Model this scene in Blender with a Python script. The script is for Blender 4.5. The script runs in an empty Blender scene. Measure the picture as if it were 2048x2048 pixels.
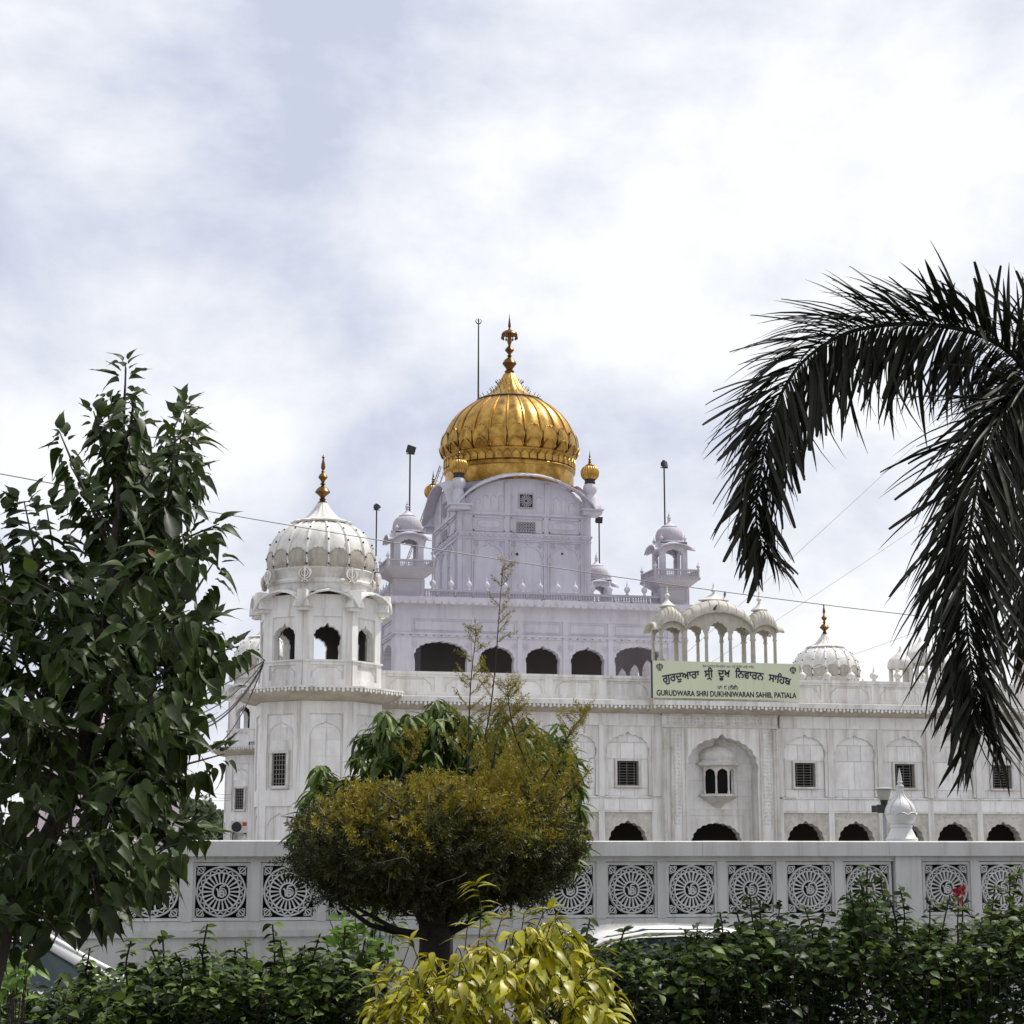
import bpy, math, random
from mathutils import Vector, Matrix

# ------------------------------------------------------------------ scene, camera, light
scene = bpy.context.scene
COL = scene.collection
RND = random.Random(11)
PI = math.pi
rad = math.radians

EYE = 2.1            # eye height in metres
YAW = rad(13.3)      # camera turned right of the facade normal (+Y)
FPX = 3700.0         # focal length in pixels of the 2048 px photograph
PITCH = math.atan((1702 - 1024) / FPX)

cam_data = bpy.data.cameras.new('camera')
cam_data.lens = FPX / 2048 * 36.0
cam_data.sensor_width = 36.0
cam_data.clip_start = 0.1
cam_data.clip_end = 6000
cam = bpy.data.objects.new('camera', cam_data)
COL.objects.link(cam)
cam.location = (0, 0, EYE)
cam.rotation_euler = (PI / 2 + PITCH, 0, -YAW)
scene.camera = cam

SUN_AZ = rad(12)     # from +X towards +Y
SUN_EL = rad(58)
sun_data = bpy.data.lights.new('sun', 'SUN')
sun_data.energy = 4.2
sun_data.angle = rad(1.2)
sun_data.color = (1.0, 0.95, 0.86)
sun = bpy.data.objects.new('sun', sun_data)
COL.objects.link(sun)
sdir = Vector((math.cos(SUN_EL) * math.cos(SUN_AZ), math.cos(SUN_EL) * math.sin(SUN_AZ), math.sin(SUN_EL)))
sun.rotation_euler = sdir.to_track_quat('Z', 'Y').to_euler()
sun.location = (40, 20, 60)

world = bpy.data.worlds.new('World')
scene.world = world
world.use_nodes = True
wn = world.node_tree
wn.nodes.clear()
def wnode(t, **kw):
    n = wn.nodes.new(t)
    for k, v in kw.items():
        setattr(n, k, v)
    return n
sky = wnode('ShaderNodeTexSky', sky_type='NISHITA')
sky.sun_disc = False
sky.sun_elevation = SUN_EL
sky.sun_rotation = PI / 2 - SUN_AZ
sky.air_density = 1.3
sky.dust_density = 3.0
tc = wnode('ShaderNodeTexCoord')
mp = wnode('ShaderNodeMapping')
mp.inputs['Scale'].default_value = (1.0, 1.0, 1.4)
mp.inputs['Location'].default_value = (-4.819, 2.877, -1.338)
n1 = wnode('ShaderNodeTexNoise')
n1.inputs['Scale'].default_value = 5.2
n1.inputs['Detail'].default_value = 7
n1.inputs['Roughness'].default_value = 0.58
n1.inputs['Distortion'].default_value = 0.15
ramp = wnode('ShaderNodeValToRGB')
ramp.color_ramp.elements[0].position = 0.33
ramp.color_ramp.elements[0].color = (0.60, 0.645, 0.79, 1)
ramp.color_ramp.elements[1].position = 0.59
ramp.color_ramp.elements[1].color = (1.0, 1.01, 1.04, 1)
mulc = wnode('ShaderNodeVectorMath', operation='SCALE')
mulc.inputs['Scale'].default_value = 10.0
mixs = wnode('ShaderNodeMix', data_type='RGBA')
mixs.inputs['Factor'].default_value = 0.93
bg = wnode('ShaderNodeBackground')
bg.inputs['Strength'].default_value = 0.1
wo = wnode('ShaderNodeOutputWorld')
L = wn.links.new
L(tc.outputs['Generated'], mp.inputs['Vector'])
L(mp.outputs['Vector'], n1.inputs['Vector'])
L(n1.outputs['Fac'], ramp.inputs['Fac'])
L(ramp.outputs['Color'], mulc.inputs[0])
L(sky.outputs['Color'], mixs.inputs[6])
L(mulc.outputs['Vector'], mixs.inputs[7])
L(mixs.outputs[2], bg.inputs['Color'])
L(bg.outputs['Background'], wo.inputs['Surface'])

scene.view_settings.view_transform = 'Standard'
scene.view_settings.look = 'None'
scene.view_settings.exposure = 0.06
scene.view_settings.gamma = 1.0
scene.view_settings.use_curve_mapping = False
scene.render.engine = 'CYCLES'
scene.cycles.use_denoising = True
scene.cycles.max_bounces = 6
scene.cycles.transparent_max_bounces = 8
scene.cycles.sample_clamp_indirect = 4.0

# ------------------------------------------------------------------ measuring helpers
CAM = Vector((0, 0, EYE))
FW = Vector((math.sin(YAW) * math.cos(PITCH), math.cos(YAW) * math.cos(PITCH), math.sin(PITCH)))
RT = Vector((math.cos(YAW), -math.sin(YAW), 0))
UP = RT.cross(FW)
def P(px, py, Y):
    d = FW + RT * ((px - 1024) / FPX) - UP * ((py - 1024) / FPX)
    return CAM + d * (Y / d.y)
def PX(px, Y, py=1500): return P(px, py, Y).x
def PZ(px, py, Y): return P(px, py, Y).z
def MPP(p): return (Vector(p) - CAM).dot(FW) / FPX     # metres per photo pixel at p

# ------------------------------------------------------------------ object helpers
ORG = {}
def setp(o, label=None, cat=None, group=None, kind=None):
    if label: o['label'] = label
    if cat: o['category'] = cat
    if group: o['group'] = group
    if kind: o['kind'] = kind
    return o
def thing(name, label, cat, loc=(0, 0, 0), group=None):
    o = bpy.data.objects.new(name, None)
    o.empty_display_size = 0.2
    COL.objects.link(o)
    o.location = loc
    ORG[o] = Vector(loc)
    return setp(o, label, cat, group)
def link(me, name, parent, org=None):
    o = bpy.data.objects.new(name, me)
    COL.objects.link(o)
    if parent:
        o.parent = parent
        ORG[o] = ORG[parent]
    else:
        ORG[o] = Vector(org or (0, 0, 0))
        o.location = ORG[o]
    return o
def inst(me, name, parent, M):
    o = bpy.data.objects.new(name, me)
    COL.objects.link(o)
    o.parent = parent
    o.matrix_basis = Matrix.Translation(-ORG[parent]) @ M
    return o
def copy_tree(o, loc, parent=None):
    c = o.copy()
    COL.objects.link(c)
    c.parent = parent
    if parent is None:
        c.location = loc
        ORG[c] = Vector(loc)
    else:
        ORG[c] = ORG[parent]
    for ch in o.children:
        copy_tree(ch, loc, c)
    return c

class MB:
    def __init__(s):
        s.v = []; s.f = []
    def add(s, vs, fs):
        k = len(s.v)
        s.v += [tuple(v) for v in vs]
        s.f += [tuple(i + k for i in f) for f in fs]
        return s
    def box(s, x0, x1, y0, y1, z0, z1):
        return s.add([(x0,y0,z0),(x1,y0,z0),(x1,y1,z0),(x0,y1,z0),(x0,y0,z1),(x1,y0,z1),(x1,y1,z1),(x0,y1,z1)],
                     [(0,3,2,1),(4,5,6,7),(0,1,5,4),(1,2,6,5),(2,3,7,6),(3,0,4,7)])
    def prism(s, poly, y0, y1):          # poly of (x,z), counter-clockwise seen from -Y
        n = len(poly)
        vs = [(x, y0, z) for x, z in poly] + [(x, y1, z) for x, z in poly]
        fs = [tuple(range(n)), tuple(range(2 * n - 1, n - 1, -1))]
        fs += [(i, i + n, (i + 1) % n + n, (i + 1) % n) for i in range(n)]
        return s.add(vs, fs)
    def prismx(s, poly, x0, x1):         # poly of (y,z)
        n = len(poly)
        vs = [(x0, y, z) for y, z in poly] + [(x1, y, z) for y, z in poly]
        fs = [tuple(range(n - 1, -1, -1)), tuple(range(n, 2 * n))]
        fs += [(i, (i + 1) % n, (i + 1) % n + n, i + n) for i in range(n)]
        return s.add(vs, fs)
    def prismz(s, poly, z0, z1):         # poly of (x,y) counter-clockwise from above
        n = len(poly)
        vs = [(x, y, z0) for x, y in poly] + [(x, y, z1) for x, y in poly]
        fs = [tuple(range(n - 1, -1, -1)), tuple(range(n, 2 * n))]
        fs += [(i, (i + 1) % n, (i + 1) % n + n, i + n) for i in range(n)]
        return s.add(vs, fs)
    def loft(s, rings, close=True, cap=True):
        n = len(rings[0]); k = len(s.v)
        vs = [p for r in rings for p in r]
        fs = []
        m = n if close else n - 1
        for a in range(len(rings) - 1):
            for i in range(m):
                j = (i + 1) % n
                fs.append((a * n + i, a * n + j, (a + 1) * n + j, (a + 1) * n + i))
        if cap and close:
            fs.append(tuple(range(n - 1, -1, -1)))
            fs.append(tuple(range((len(rings) - 1) * n, len(rings) * n)))
        return s.add(vs, fs)
    def lathe(s, prof, cx, cy, seg=32, rf=None, cap=True, a0=0.0):
        rings = []
        for r, z in prof:
            ring = []
            for i in range(seg):
                t = a0 + 2 * PI * i / seg
                q = r * (rf(t, z) if rf else 1.0)
                ring.append((cx + q * math.cos(t), cy + q * math.sin(t), z))
            rings.append(ring)
        return s.loft(rings, True, cap)
    def ngon(s, prof, cx, cy, n=8, a0=PI / 8):   # r is the apothem
        return s.lathe([(r / math.cos(PI / n), z) for r, z in prof], cx, cy, n, None, True, a0)
    def tube(s, pts, r, seg=6, cap=True):
        pts = [Vector(p) for p in pts]
        if not isinstance(r, (list, tuple)): r = [r] * len(pts)
        rings = []; up = None
        for i, p in enumerate(pts):
            t = (pts[min(i + 1, len(pts) - 1)] - pts[max(i - 1, 0)])
            if t.length < 1e-9: t = Vector((0, 0, 1))
            t.normalize()
            if up is None:
                up = Vector((0, 0, 1)) if abs(t.z) < 0.9 else Vector((1, 0, 0))
            a = t.cross(up)
            if a.length < 1e-6: a = t.cross(Vector((1, 0.1, 0)))
            a.normalize(); b = t.cross(a).normalized(); up = -b
            rings.append([p + (a * math.cos(-2 * PI * j / seg) + b * math.sin(-2 * PI * j / seg)) * r[i] for j in range(seg)])
        return s.loft(rings, True, cap)
    def ball(s, c, rx, ry=None, rz=None, seg=12, rings=8):
        ry = rx if ry is None else ry; rz = rx if rz is None else rz
        c = Vector(c); rr = []
        for i in range(rings + 1):
            a = -PI / 2 + PI * i / rings
            q = max(math.cos(a), 1e-3)
            rr.append([(c.x + rx * q * math.cos(2 * PI * j / seg), c.y + ry * q * math.sin(2 * PI * j / seg), c.z + rz * math.sin(a)) for j in range(seg)])
        return s.loft(rr, True, True)
    def mark(s): return len(s.v)
    def xf(s, k, M):
        for i in range(k, len(s.v)):
            s.v[i] = tuple(M @ Vector(s.v[i]))
        return s
    def mesh(s, name, mat, smooth=None, org=(0, 0, 0)):
        me = bpy.data.meshes.new(name)
        ox, oy, oz = org
        me.from_pydata([(x - ox, y - oy, z - oz) for x, y, z in s.v], [], s.f)
        if mat: me.materials.append(mat)
        if smooth is not None:
            me.polygons.foreach_set('use_smooth', [True] * len(me.polygons))
            if smooth < 179: me.set_sharp_from_angle(angle=rad(smooth))
        me.update()
        return me
    def build(s, name, mat, parent=None, smooth=None, org=None):
        o = ORG[parent] if parent else Vector(org or (0, 0, 0))
        return link(s.mesh(name, mat, smooth, o), name, parent, org)

# ------------------------------------------------------------------ materials
def material(name, base, rough=0.6, metal=0.0, var=0.0, vscale=3.0, col2=None, amt2=0.0, scale2=1.5, stretch=(1, 1, 1),
             streak=0.0, orand=0.0, bump=0.0, bscale=40.0, trans=0.0, coat=0.0, spec=None):
    m = bpy.data.materials.new(name)
    m.use_nodes = True
    nt = m.node_tree; N = nt.nodes; K = nt.links.new
    b = N['Principled BSDF']
    b.inputs['Roughness'].default_value = rough
    b.inputs['Metallic'].default_value = metal
    if spec is not None: b.inputs['Specular IOR Level'].default_value = spec
    if coat: 
        b.inputs['Coat Weight'].default_value = coat
        b.inputs['Coat Roughness'].default_value = 0.05
    g = N.new('ShaderNodeNewGeometry')
    col = N.new('ShaderNodeRGB'); col.outputs[0].default_value = (*base, 1)
    out = col.outputs[0]
    if col2 is not None:
        mpn = N.new('ShaderNodeMapping'); mpn.inputs['Scale'].default_value = stretch
        K(g.outputs['Position'], mpn.inputs['Vector'])
        nz = N.new('ShaderNodeTexNoise'); nz.inputs['Scale'].default_value = scale2; nz.inputs['Detail'].default_value = 6; nz.inputs['Roughness'].default_value = 0.6
        K(mpn.outputs[0], nz.inputs['Vector'])
        mr = N.new('ShaderNodeMapRange'); mr.inputs['From Min'].default_value = 0.45; mr.inputs['From Max'].default_value = 0.75; mr.inputs['To Max'].default_value = amt2
        K(nz.outputs['Fac'], mr.inputs['Value'])
        mx = N.new('ShaderNodeMix'); mx.data_type = 'RGBA'
        K(mr.outputs[0], mx.inputs['Factor']); K(out, mx.inputs[6]); mx.inputs[7].default_value = (*col2, 1)
        out = mx.outputs[2]
    if streak:
        mpn = N.new('ShaderNodeMapping'); mpn.inputs['Scale'].default_value = (5.5, 5.5, 0.33)
        K(g.outputs['Position'], mpn.inputs['Vector'])
        nz = N.new('ShaderNodeTexNoise'); nz.inputs['Scale'].default_value = 1.4; nz.inputs['Detail'].default_value = 7; nz.inputs['Roughness'].default_value = 0.65
        K(mpn.outputs[0], nz.inputs['Vector'])
        mr = N.new('ShaderNodeMapRange'); mr.inputs['From Min'].default_value = 0.54; mr.inputs['From Max'].default_value = 0.72; mr.inputs['To Max'].default_value = streak
        K(nz.outputs['Fac'], mr.inputs['Value'])
        mx = N.new('ShaderNodeMix'); mx.data_type = 'RGBA'
        K(mr.outputs[0], mx.inputs['Factor']); K(out, mx.inputs[6]); mx.inputs[7].default_value = (0.24, 0.215, 0.185, 1)
        out = mx.outputs[2]
    if var or orand:
        hs = N.new('ShaderNodeHueSaturation')
        K(out, hs.inputs['Color'])
        val = None
        if var:
            nz = N.new('ShaderNodeTexNoise'); nz.inputs['Scale'].default_value = vscale; nz.inputs['Detail'].default_value = 4
            K(g.outputs['Position'], nz.inputs['Vector'])
            mr = N.new('ShaderNodeMapRange'); mr.inputs['From Min'].default_value = 0.3; mr.inputs['From Max'].default_value = 0.7
            mr.inputs['To Min'].default_value = 1 - var; mr.inputs['To Max'].default_value = 1 + var
            K(nz.outputs['Fac'], mr.inputs['Value']); val = mr.outputs[0]
        if orand:
            oi = N.new('ShaderNodeObjectInfo')
            mr = N.new('ShaderNodeMapRange'); mr.inputs['To Min'].default_value = 1 - orand; mr.inputs['To Max'].default_value = 1 + orand
            K(oi.outputs['Random'], mr.inputs['Value'])
            if val:
                mu = N.new('ShaderNodeMath'); mu.operation = 'MULTIPLY'; K(val, mu.inputs[0]); K(mr.outputs[0], mu.inputs[1]); val = mu.outputs[0]
            else: val = mr.outputs[0]
        K(val, hs.inputs['Value'])
        out = hs.outputs[0]
    K(out, b.inputs['Base Color'])
    if bump:
        nb = N.new('ShaderNodeTexNoise'); nb.inputs['Scale'].default_value = bscale; nb.inputs['Detail'].default_value = 3
        K(g.outputs['Position'], nb.inputs['Vector'])
        bp = N.new('ShaderNodeBump'); bp.inputs['Strength'].default_value = bump; bp.inputs['Distance'].default_value = 0.02
        K(nb.outputs['Fac'], bp.inputs['Height']); K(bp.outputs[0], b.inputs['Normal'])
    if trans:
        tr = N.new('ShaderNodeBsdfTranslucent'); K(out, tr.inputs['Color'])
        mxs = N.new('ShaderNodeMixShader'); mxs.inputs[0].default_value = trans
        K(b.outputs[0], mxs.inputs[1]); K(tr.outputs[0], mxs.inputs[2])
        K(mxs.outputs[0], N['Material Output'].inputs['Surface'])
    return m

M = {}
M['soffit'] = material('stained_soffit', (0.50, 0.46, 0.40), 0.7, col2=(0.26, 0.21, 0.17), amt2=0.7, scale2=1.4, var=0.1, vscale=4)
M['marble'] = material('marble', (0.745, 0.745, 0.74), 0.42, streak=0.42, col2=(0.40, 0.35, 0.30), amt2=0.75, scale2=1.2, stretch=(2.8, 2.8, 0.28), var=0.07, vscale=1.7, bump=0.08, bscale=18)
M['white'] = material('white_marble', (0.74, 0.73, 0.705), 0.5, col2=(0.42, 0.38, 0.33), amt2=0.5, scale2=1.6, stretch=(1.6, 1.6, 0.6), var=0.06, vscale=4)
M['slab'] = material('marble_slab', (0.765, 0.765, 0.765), 0.36, streak=0.4, col2=(0.60, 0.57, 0.55), amt2=0.6, scale2=1.6, stretch=(1.5, 1.5, 0.6), var=0.07, vscale=3, orand=0.09)
M['trim'] = material('weathered_marble', (0.63, 0.62, 0.595), 0.55, streak=0.4, col2=(0.34, 0.29, 0.23), amt2=0.65, scale2=2.0, stretch=(1.6, 1.6, 0.7), var=0.08, vscale=4, bump=0.15, bscale=30)
M['dirty'] = material('grimy_marble', (0.42, 0.39, 0.335), 0.6, col2=(0.22, 0.19, 0.15), amt2=0.8, scale2=3.0, stretch=(2.5, 2.5, 0.5), var=0.1, vscale=5, bump=0.2, bscale=25)
M['cream'] = material('cream_sandstone', (0.46, 0.44, 0.385), 0.65, col2=(0.33, 0.29, 0.23), amt2=0.6, scale2=3.0, stretch=(2, 2, 0.6), var=0.09, vscale=5, bump=0.15, bscale=30)
M['lilac'] = material('lilac_plaster', (0.51, 0.495, 0.565), 0.75, streak=0.4, col2=(0.36, 0.335, 0.36), amt2=0.65, scale2=1.0, stretch=(1.5, 1.5, 0.5), var=0.05, vscale=2, bump=0.08, bscale=30)
M['lilacdk'] = material('grey_lilac_plaster', (0.385, 0.365, 0.41), 0.75, col2=(0.30, 0.27, 0.29), amt2=0.5, scale2=2.0, var=0.06, vscale=4)
M['pink'] = material('pale_pink_plaster', (0.68, 0.58, 0.62), 0.8, var=0.04, vscale=1)
M['wall'] = material('grey_wall_paint', (0.57, 0.57, 0.56), 0.7, streak=0.4, col2=(0.36, 0.335, 0.30), amt2=0.6, scale2=1.5, stretch=(2.2, 2.2, 0.35), var=0.05, vscale=2, bump=0.06, bscale=35)
M['gold'] = material('gilded_copper', (0.47, 0.285, 0.07), 0.38, metal=0.9, col2=(0.13, 0.055, 0.012), amt2=0.9, scale2=1.3, stretch=(1.6, 1.6, 1.3), var=0.15, vscale=5, bump=0.1, bscale=9)
M['goldrib'] = material('gilded_rib', (0.42, 0.22, 0.045), 0.3, metal=0.9, var=0.2, vscale=6)
M['brass'] = material('aged_brass', (0.15, 0.075, 0.022), 0.38, metal=0.85, var=0.25, vscale=8)
M['grime_shade'] = material('black_grime_and_shade', (0.035, 0.028, 0.02), 0.8)  # black parts, and shade put into the colour behind piercings
M['dark'] = material('interior_shade_colour', (0.06, 0.05, 0.05), 0.8)  # shade of the interiors put into the base colour
M['black'] = material('black_metal', (0.015, 0.016, 0.018), 0.5)
M['steel'] = material('grey_steel', (0.33, 0.34, 0.36), 0.45, metal=0.6)
M['glassdk'] = material('dark_window_glass', (0.008, 0.008, 0.009), 0.7, spec=.1)
M['joint'] = material('joint_grimed_marble', (0.59, 0.57, 0.53), 0.6, col2=(0.30, 0.26, 0.21), amt2=0.7, scale2=2.4, stretch=(1.8, 1.8, 0.7), var=0.1, vscale=5, bump=0.15, bscale=30)
M['grille'] = material('grille_paint', (0.23, 0.22, 0.21), 0.5)
M['jali'] = material('cast_panel_paint', (0.59, 0.59, 0.58), 0.7, streak=0.35, orand=0.07, var=0.06, vscale=6)
M['sign'] = material('pale_green_sheet', (0.60, 0.65, 0.47), 0.45, streak=0.12, var=0.03, vscale=1.5)
M['navy'] = material('navy_lettering', (0.008, 0.008, 0.03), 0.5)
M['carwhite'] = material('white_car_paint', (0.80, 0.79, 0.77), 0.22, coat=0.8)
M['carglass'] = material('tinted_car_glass', (0.03, 0.055, 0.06), 0.06)
M['tyre'] = material('tyre_rubber', (0.018, 0.018, 0.018), 0.8)
M['chrome'] = material('bright_metal', (0.6, 0.6, 0.62), 0.2, metal=1.0)
M['redlens'] = material('red_lens', (0.35, 0.01, 0.01), 0.15)
M['lampglass'] = material('frosted_lamp_glass', (0.55, 0.56, 0.53), 0.25, trans=0.35)
M['asphalt'] = material('asphalt', (0.06, 0.06, 0.062), 0.9, var=0.15, vscale=6, bump=0.4, bscale=80)
M['ground'] = material('dusty_paving', (0.22, 0.205, 0.185), 0.9, col2=(0.20, 0.185, 0.16), amt2=0.7, scale2=0.2, var=0.08, vscale=2)
M['kerb'] = material('concrete_kerb', (0.34, 0.33, 0.31), 0.85, var=0.1, vscale=5)
M['soil'] = material('garden_soil', (0.055, 0.04, 0.028), 0.95, var=0.2, vscale=8, bump=0.5, bscale=25)
M['bark'] = material('brown_bark', (0.030, 0.023, 0.018), 0.9, var=0.25, vscale=14, bump=0.5, bscale=40)
M['barkdk'] = material('dark_bark', (0.022, 0.018, 0.015), 0.95, var=0.25, vscale=20, bump=0.5, bscale=50)
M['twig'] = material('grey_twig', (0.16, 0.14, 0.12), 0.85, var=0.2, vscale=20)
M['leaf'] = material('tree_leaf', (0.030, 0.048, 0.010), 0.46, var=0.5, vscale=4, trans=0.28, orand=0.45, spec=.3)
M['hedge'] = material('hedge_leaf', (0.028, 0.050, 0.012), 0.48, var=0.5, vscale=3.5, trans=0.25, orand=0.4, spec=.3)
M['hedgetop'] = material('young_hedge_leaf', (0.095, 0.145, 0.028), 0.5, var=0.4, vscale=4, trans=0.35, orand=0.35, spec=.3)
M['mango'] = material('mango_leaf', (0.075, 0.115, 0.020), 0.48, var=0.5, vscale=3, trans=0.25, orand=0.35, spec=.3)
M['yellow'] = material('yellow_green_leaf', (0.41, 0.37, 0.012), 0.42, col2=(0.09, 0.15, 0.010), amt2=1.0, scale2=6, var=0.3, vscale=12, trans=0.3, orand=0.35)
M['fresh'] = material('fresh_green_leaf', (0.15, 0.26, 0.045), 0.5, var=0.25, vscale=4, trans=0.35, orand=0.2)
M['olive'] = material('olive_sprig', (0.042, 0.045, 0.007), 0.6, var=0.45, vscale=4, trans=0.2)
M['golden'] = material('golden_sprig', (0.25, 0.20, 0.014), 0.6, col2=(0.10, 0.125, 0.012), amt2=0.9, scale2=3, var=0.25, vscale=6, trans=0.3)
M['palm'] = material('palm_leaflet', (0.014, 0.015, 0.009), 0.5, spec=.2, var=0.3, vscale=3, orand=0.3, trans=0.06)
M['palmstem'] = material('palm_stem', (0.018, 0.018, 0.012), 0.8, spec=.1)
M['far'] = material('far_leaf', (0.10, 0.13, 0.07), 0.7, var=0.3, vscale=0.8, trans=0.2)
M['red'] = material('red_petal', (0.24, 0.006, 0.010), 0.5, trans=0.2)
M['bird'] = material('dark_feather', (0.03, 0.03, 0.035), 0.7)
M['acwhite'] = material('air_conditioner_case', (0.62, 0.61, 0.58), 0.4, var=0.05)
M['acred'] = material('red_sticker', (0.5, 0.05, 0.04), 0.5)

UNITBOX = MB().box(-0.5, 0.5, -0.5, 0.5, -0.5, 0.5)
def boxmesh(name, mat): return UNITBOX.mesh(name, mat)
def boxM(x0, x1, y0, y1, z0, z1):
    return Matrix.Translation(((x0 + x1) / 2, (y0 + y1) / 2, (z0 + z1) / 2)) @ Matrix.Diagonal((x1 - x0, y1 - y0, z1 - z0, 1))

def cusp(cx, w, zs, rise, n=9, amp=0.035, tip=0.05, k=5, pw=0.85):
    pts = []
    N = n * k
    for i in range(N + 1):
        a = PI * i / N
        s = amp * abs(math.sin(n * a))
        x = -(w / 2) * math.cos(a) * (1 + s * 1.2)
        z = (math.sin(a) ** pw) * rise * (1 + s)
        z += tip * rise * math.exp(-((a - PI / 2) / 0.10) ** 2)
        pts.append((cx + x, zs + z))
    return pts
def notch(x0, x1, z0, z1, arch):           # wall panel with an arch cut from its bottom edge
    a = list(arch)
    poly = [(x0, z0), (a[0][0], z0)]
    poly += a
    poly += [(a[-1][0], z0), (x1, z0), (x1, z1), (x0, z1)]
    out = []
    for p in poly:
        if not out or (abs(p[0] - out[-1][0]) + abs(p[1] - out[-1][1])) > 1e-5: out.append(p)
    return out
def wavy_fringe(mb, x0, x1, y, z, step, drop, th=0.04, flat=False):   # scalloped pendant strip hanging at z
    n = max(1, int(round((x1 - x0) / step)))
    st = (x1 - x0) / n
    for i in range(n):
        a = x0 + i * st
        d = drop * (1.0 if flat or i % 2 == 0 else 0.72)
        if flat: poly = [(a, z), (a + st * .04, z - d * .35), (a + st * .2, z - d * .8), (a + st * .5, z - d), (a + st * .8, z - d * .8), (a + st * .96, z - d * .35), (a + st, z)]
        else: poly = [(a + st * .22, z), (a + st * .26, z - d * .35), (a + st * .12, z - d * .55), (a + st * .22, z - d * .82), (a + st * .5, z - d), (a + st * .78, z - d * .82), (a + st * .88, z - d * .55), (a + st * .74, z - d * .35), (a + st * .78, z)]
        mb.prism(poly, y, y + th)
def finial_profile(h, r):     # little onion finial standing on z=0
    q = [(0.55, 0), (0.6, .04), (0.42, .09), (0.38, .16), (0.62, .2), (0.95, .3), (1.0, .38), (0.82, .47), (0.5, .55), (0.25, .62), (0.2, .66), (0.3, .69), (0.18, .73), (0.13, .8), (0.07, .9), (0.01, 1.0)]
    return [(a * r, b * h) for a, b in q]
def khanda(mb, cx, cy, cz, s, th):     # crossed swords emblem, facing -Y, height about 2s
    k = mb.mark()
    ring = lambda R0, R1, a0, a1, n, ox=0: [(ox + R1 * math.cos(a0 + (a1 - a0) * i / n), R1 * math.sin(a0 + (a1 - a0) * i / n)) for i in range(n + 1)] + \
        [(ox + R0 * math.cos(a1 + (a0 - a1) * i / n), R0 * math.sin(a1 + (a0 - a1) * i / n)) for i in range(n + 1)]
    # central double-edged blade
    mb.prism([(-.06, -.75), (.06, -.75), (.09, .55), (.15, .72), (0, 1.0), (-.15, .72), (-.09, .55)], -th, 0)
    # quoit
    for j in range(20):
        a0 = 2 * PI * j / 20; a1 = a0 + 2 * PI / 20
        mb.prism([(0.36 * math.cos(a0), .18 + .36 * math.sin(a0)), (0.46 * math.cos(a0), .18 + .46 * math.sin(a0)), (0.46 * math.cos(a1), .18 + .46 * math.sin(a1)), (0.36 * math.cos(a1), .18 + .36 * math.sin(a1))], -th * .8, 0)
    # two curved swords
    for sx in (1, -1):
        pts = []
        n = 12
        for i in range(n + 1):
            t = i / n
            a = rad(72) - rad(150) * t
            r = .66 + .05 * math.sin(PI * t)
            w = .02 + .09 * math.sin(PI * min(1, t * 1.15)) if t < .87 else .06
            pts.append((r, a, w))
        outer = [((r + w) * math.cos(a), .16 + (r + w) * math.sin(a)) for r, a, w in pts]
        inner = [((r - w) * math.cos(a), .16 + (r - w) * math.sin(a)) for r, a, w in pts]
        poly = inner + outer[::-1]
        if sx < 0: poly = [(-x, z) for x, z in poly][::-1]
        mb.prism(poly[::-1], -th, 0)
        hp = [(.12, -.52), (.22, -.62), (.45, -.82), (.38, -.9), (.16, -.72), (.04, -.58)]
        if sx < 0: hp = [(-x, z) for x, z in hp][::-1]
        mb.prism(hp[::-1], -th * .9, 0)
    mb.xf(k, Matrix.Translation((cx, cy, cz)) @ Matrix.Scale(s, 4))
# ------------------------------------------------------------------ the setting
def sheet(name, x0, x1, y0, y1, z, mat):
    m = MB().add([(x0, y0, z), (x1, y0, z), (x1, y1, z), (x0, y1, z)], [(0, 1, 2, 3)])
    return setp(m.build(name, mat), kind='structure')
sheet('ground', -2500, 2500, -300, 4500, 0.0, M['ground'])
sheet('parking_lane', -60, 80, 14.6, 19.4, 0.004, M['asphalt'])
sheet('garden_bed', -60, 80, 7.4, 14.3, 0.06, M['soil'])
kb = MB()
for i in range(70):
    kb.box(-40 + i * 1.0 + .01, -39 + i * 1.0 - .01, 14.3, 14.5, 0, 0.13)
setp(kb.build('kerb', M['kerb']), kind='structure')

# ------------------------------------------------------------------ boundary wall with wheel-pattern panels
YW = 20.0
def annulus(mb, cx, cz, r0, r1, y0, y1, n=32):
    ring = []
    for j in range(n):
        a = 2 * PI * j / n
        c, s = math.cos(a), math.sin(a)
        ring.append([(cx + r0 * c, y0, cz + r0 * s), (cx + r1 * c, y0, cz + r1 * s), (cx + r1 * c, y1, cz + r1 * s), (cx + r0 * c, y1, cz + r0 * s)])
    k = len(mb.v)
    vs = [p for r in ring for p in r]
    fs = []
    for j in range(n):
        a = j * 4; b = ((j + 1) % n) * 4
        for i in range(4):
            fs.append((a + i, b + i, b + (i + 1) % 4, a + (i + 1) % 4))
    mb.add(vs, fs)
def bar2(mb, x0, z0, x1, z1, w0, w1, y0, y1):
    d = Vector((x1 - x0, z1 - z0)); n = Vector((-d.y, d.x)).normalized()
    mb.prism([(x0 - n.x * w0, z0 - n.y * w0), (x1 - n.x * w1, z1 - n.y * w1), (x1 + n.x * w1, z1 + n.y * w1), (x0 + n.x * w0, z0 + n.y * w0)][::1], y0, y1)

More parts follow.
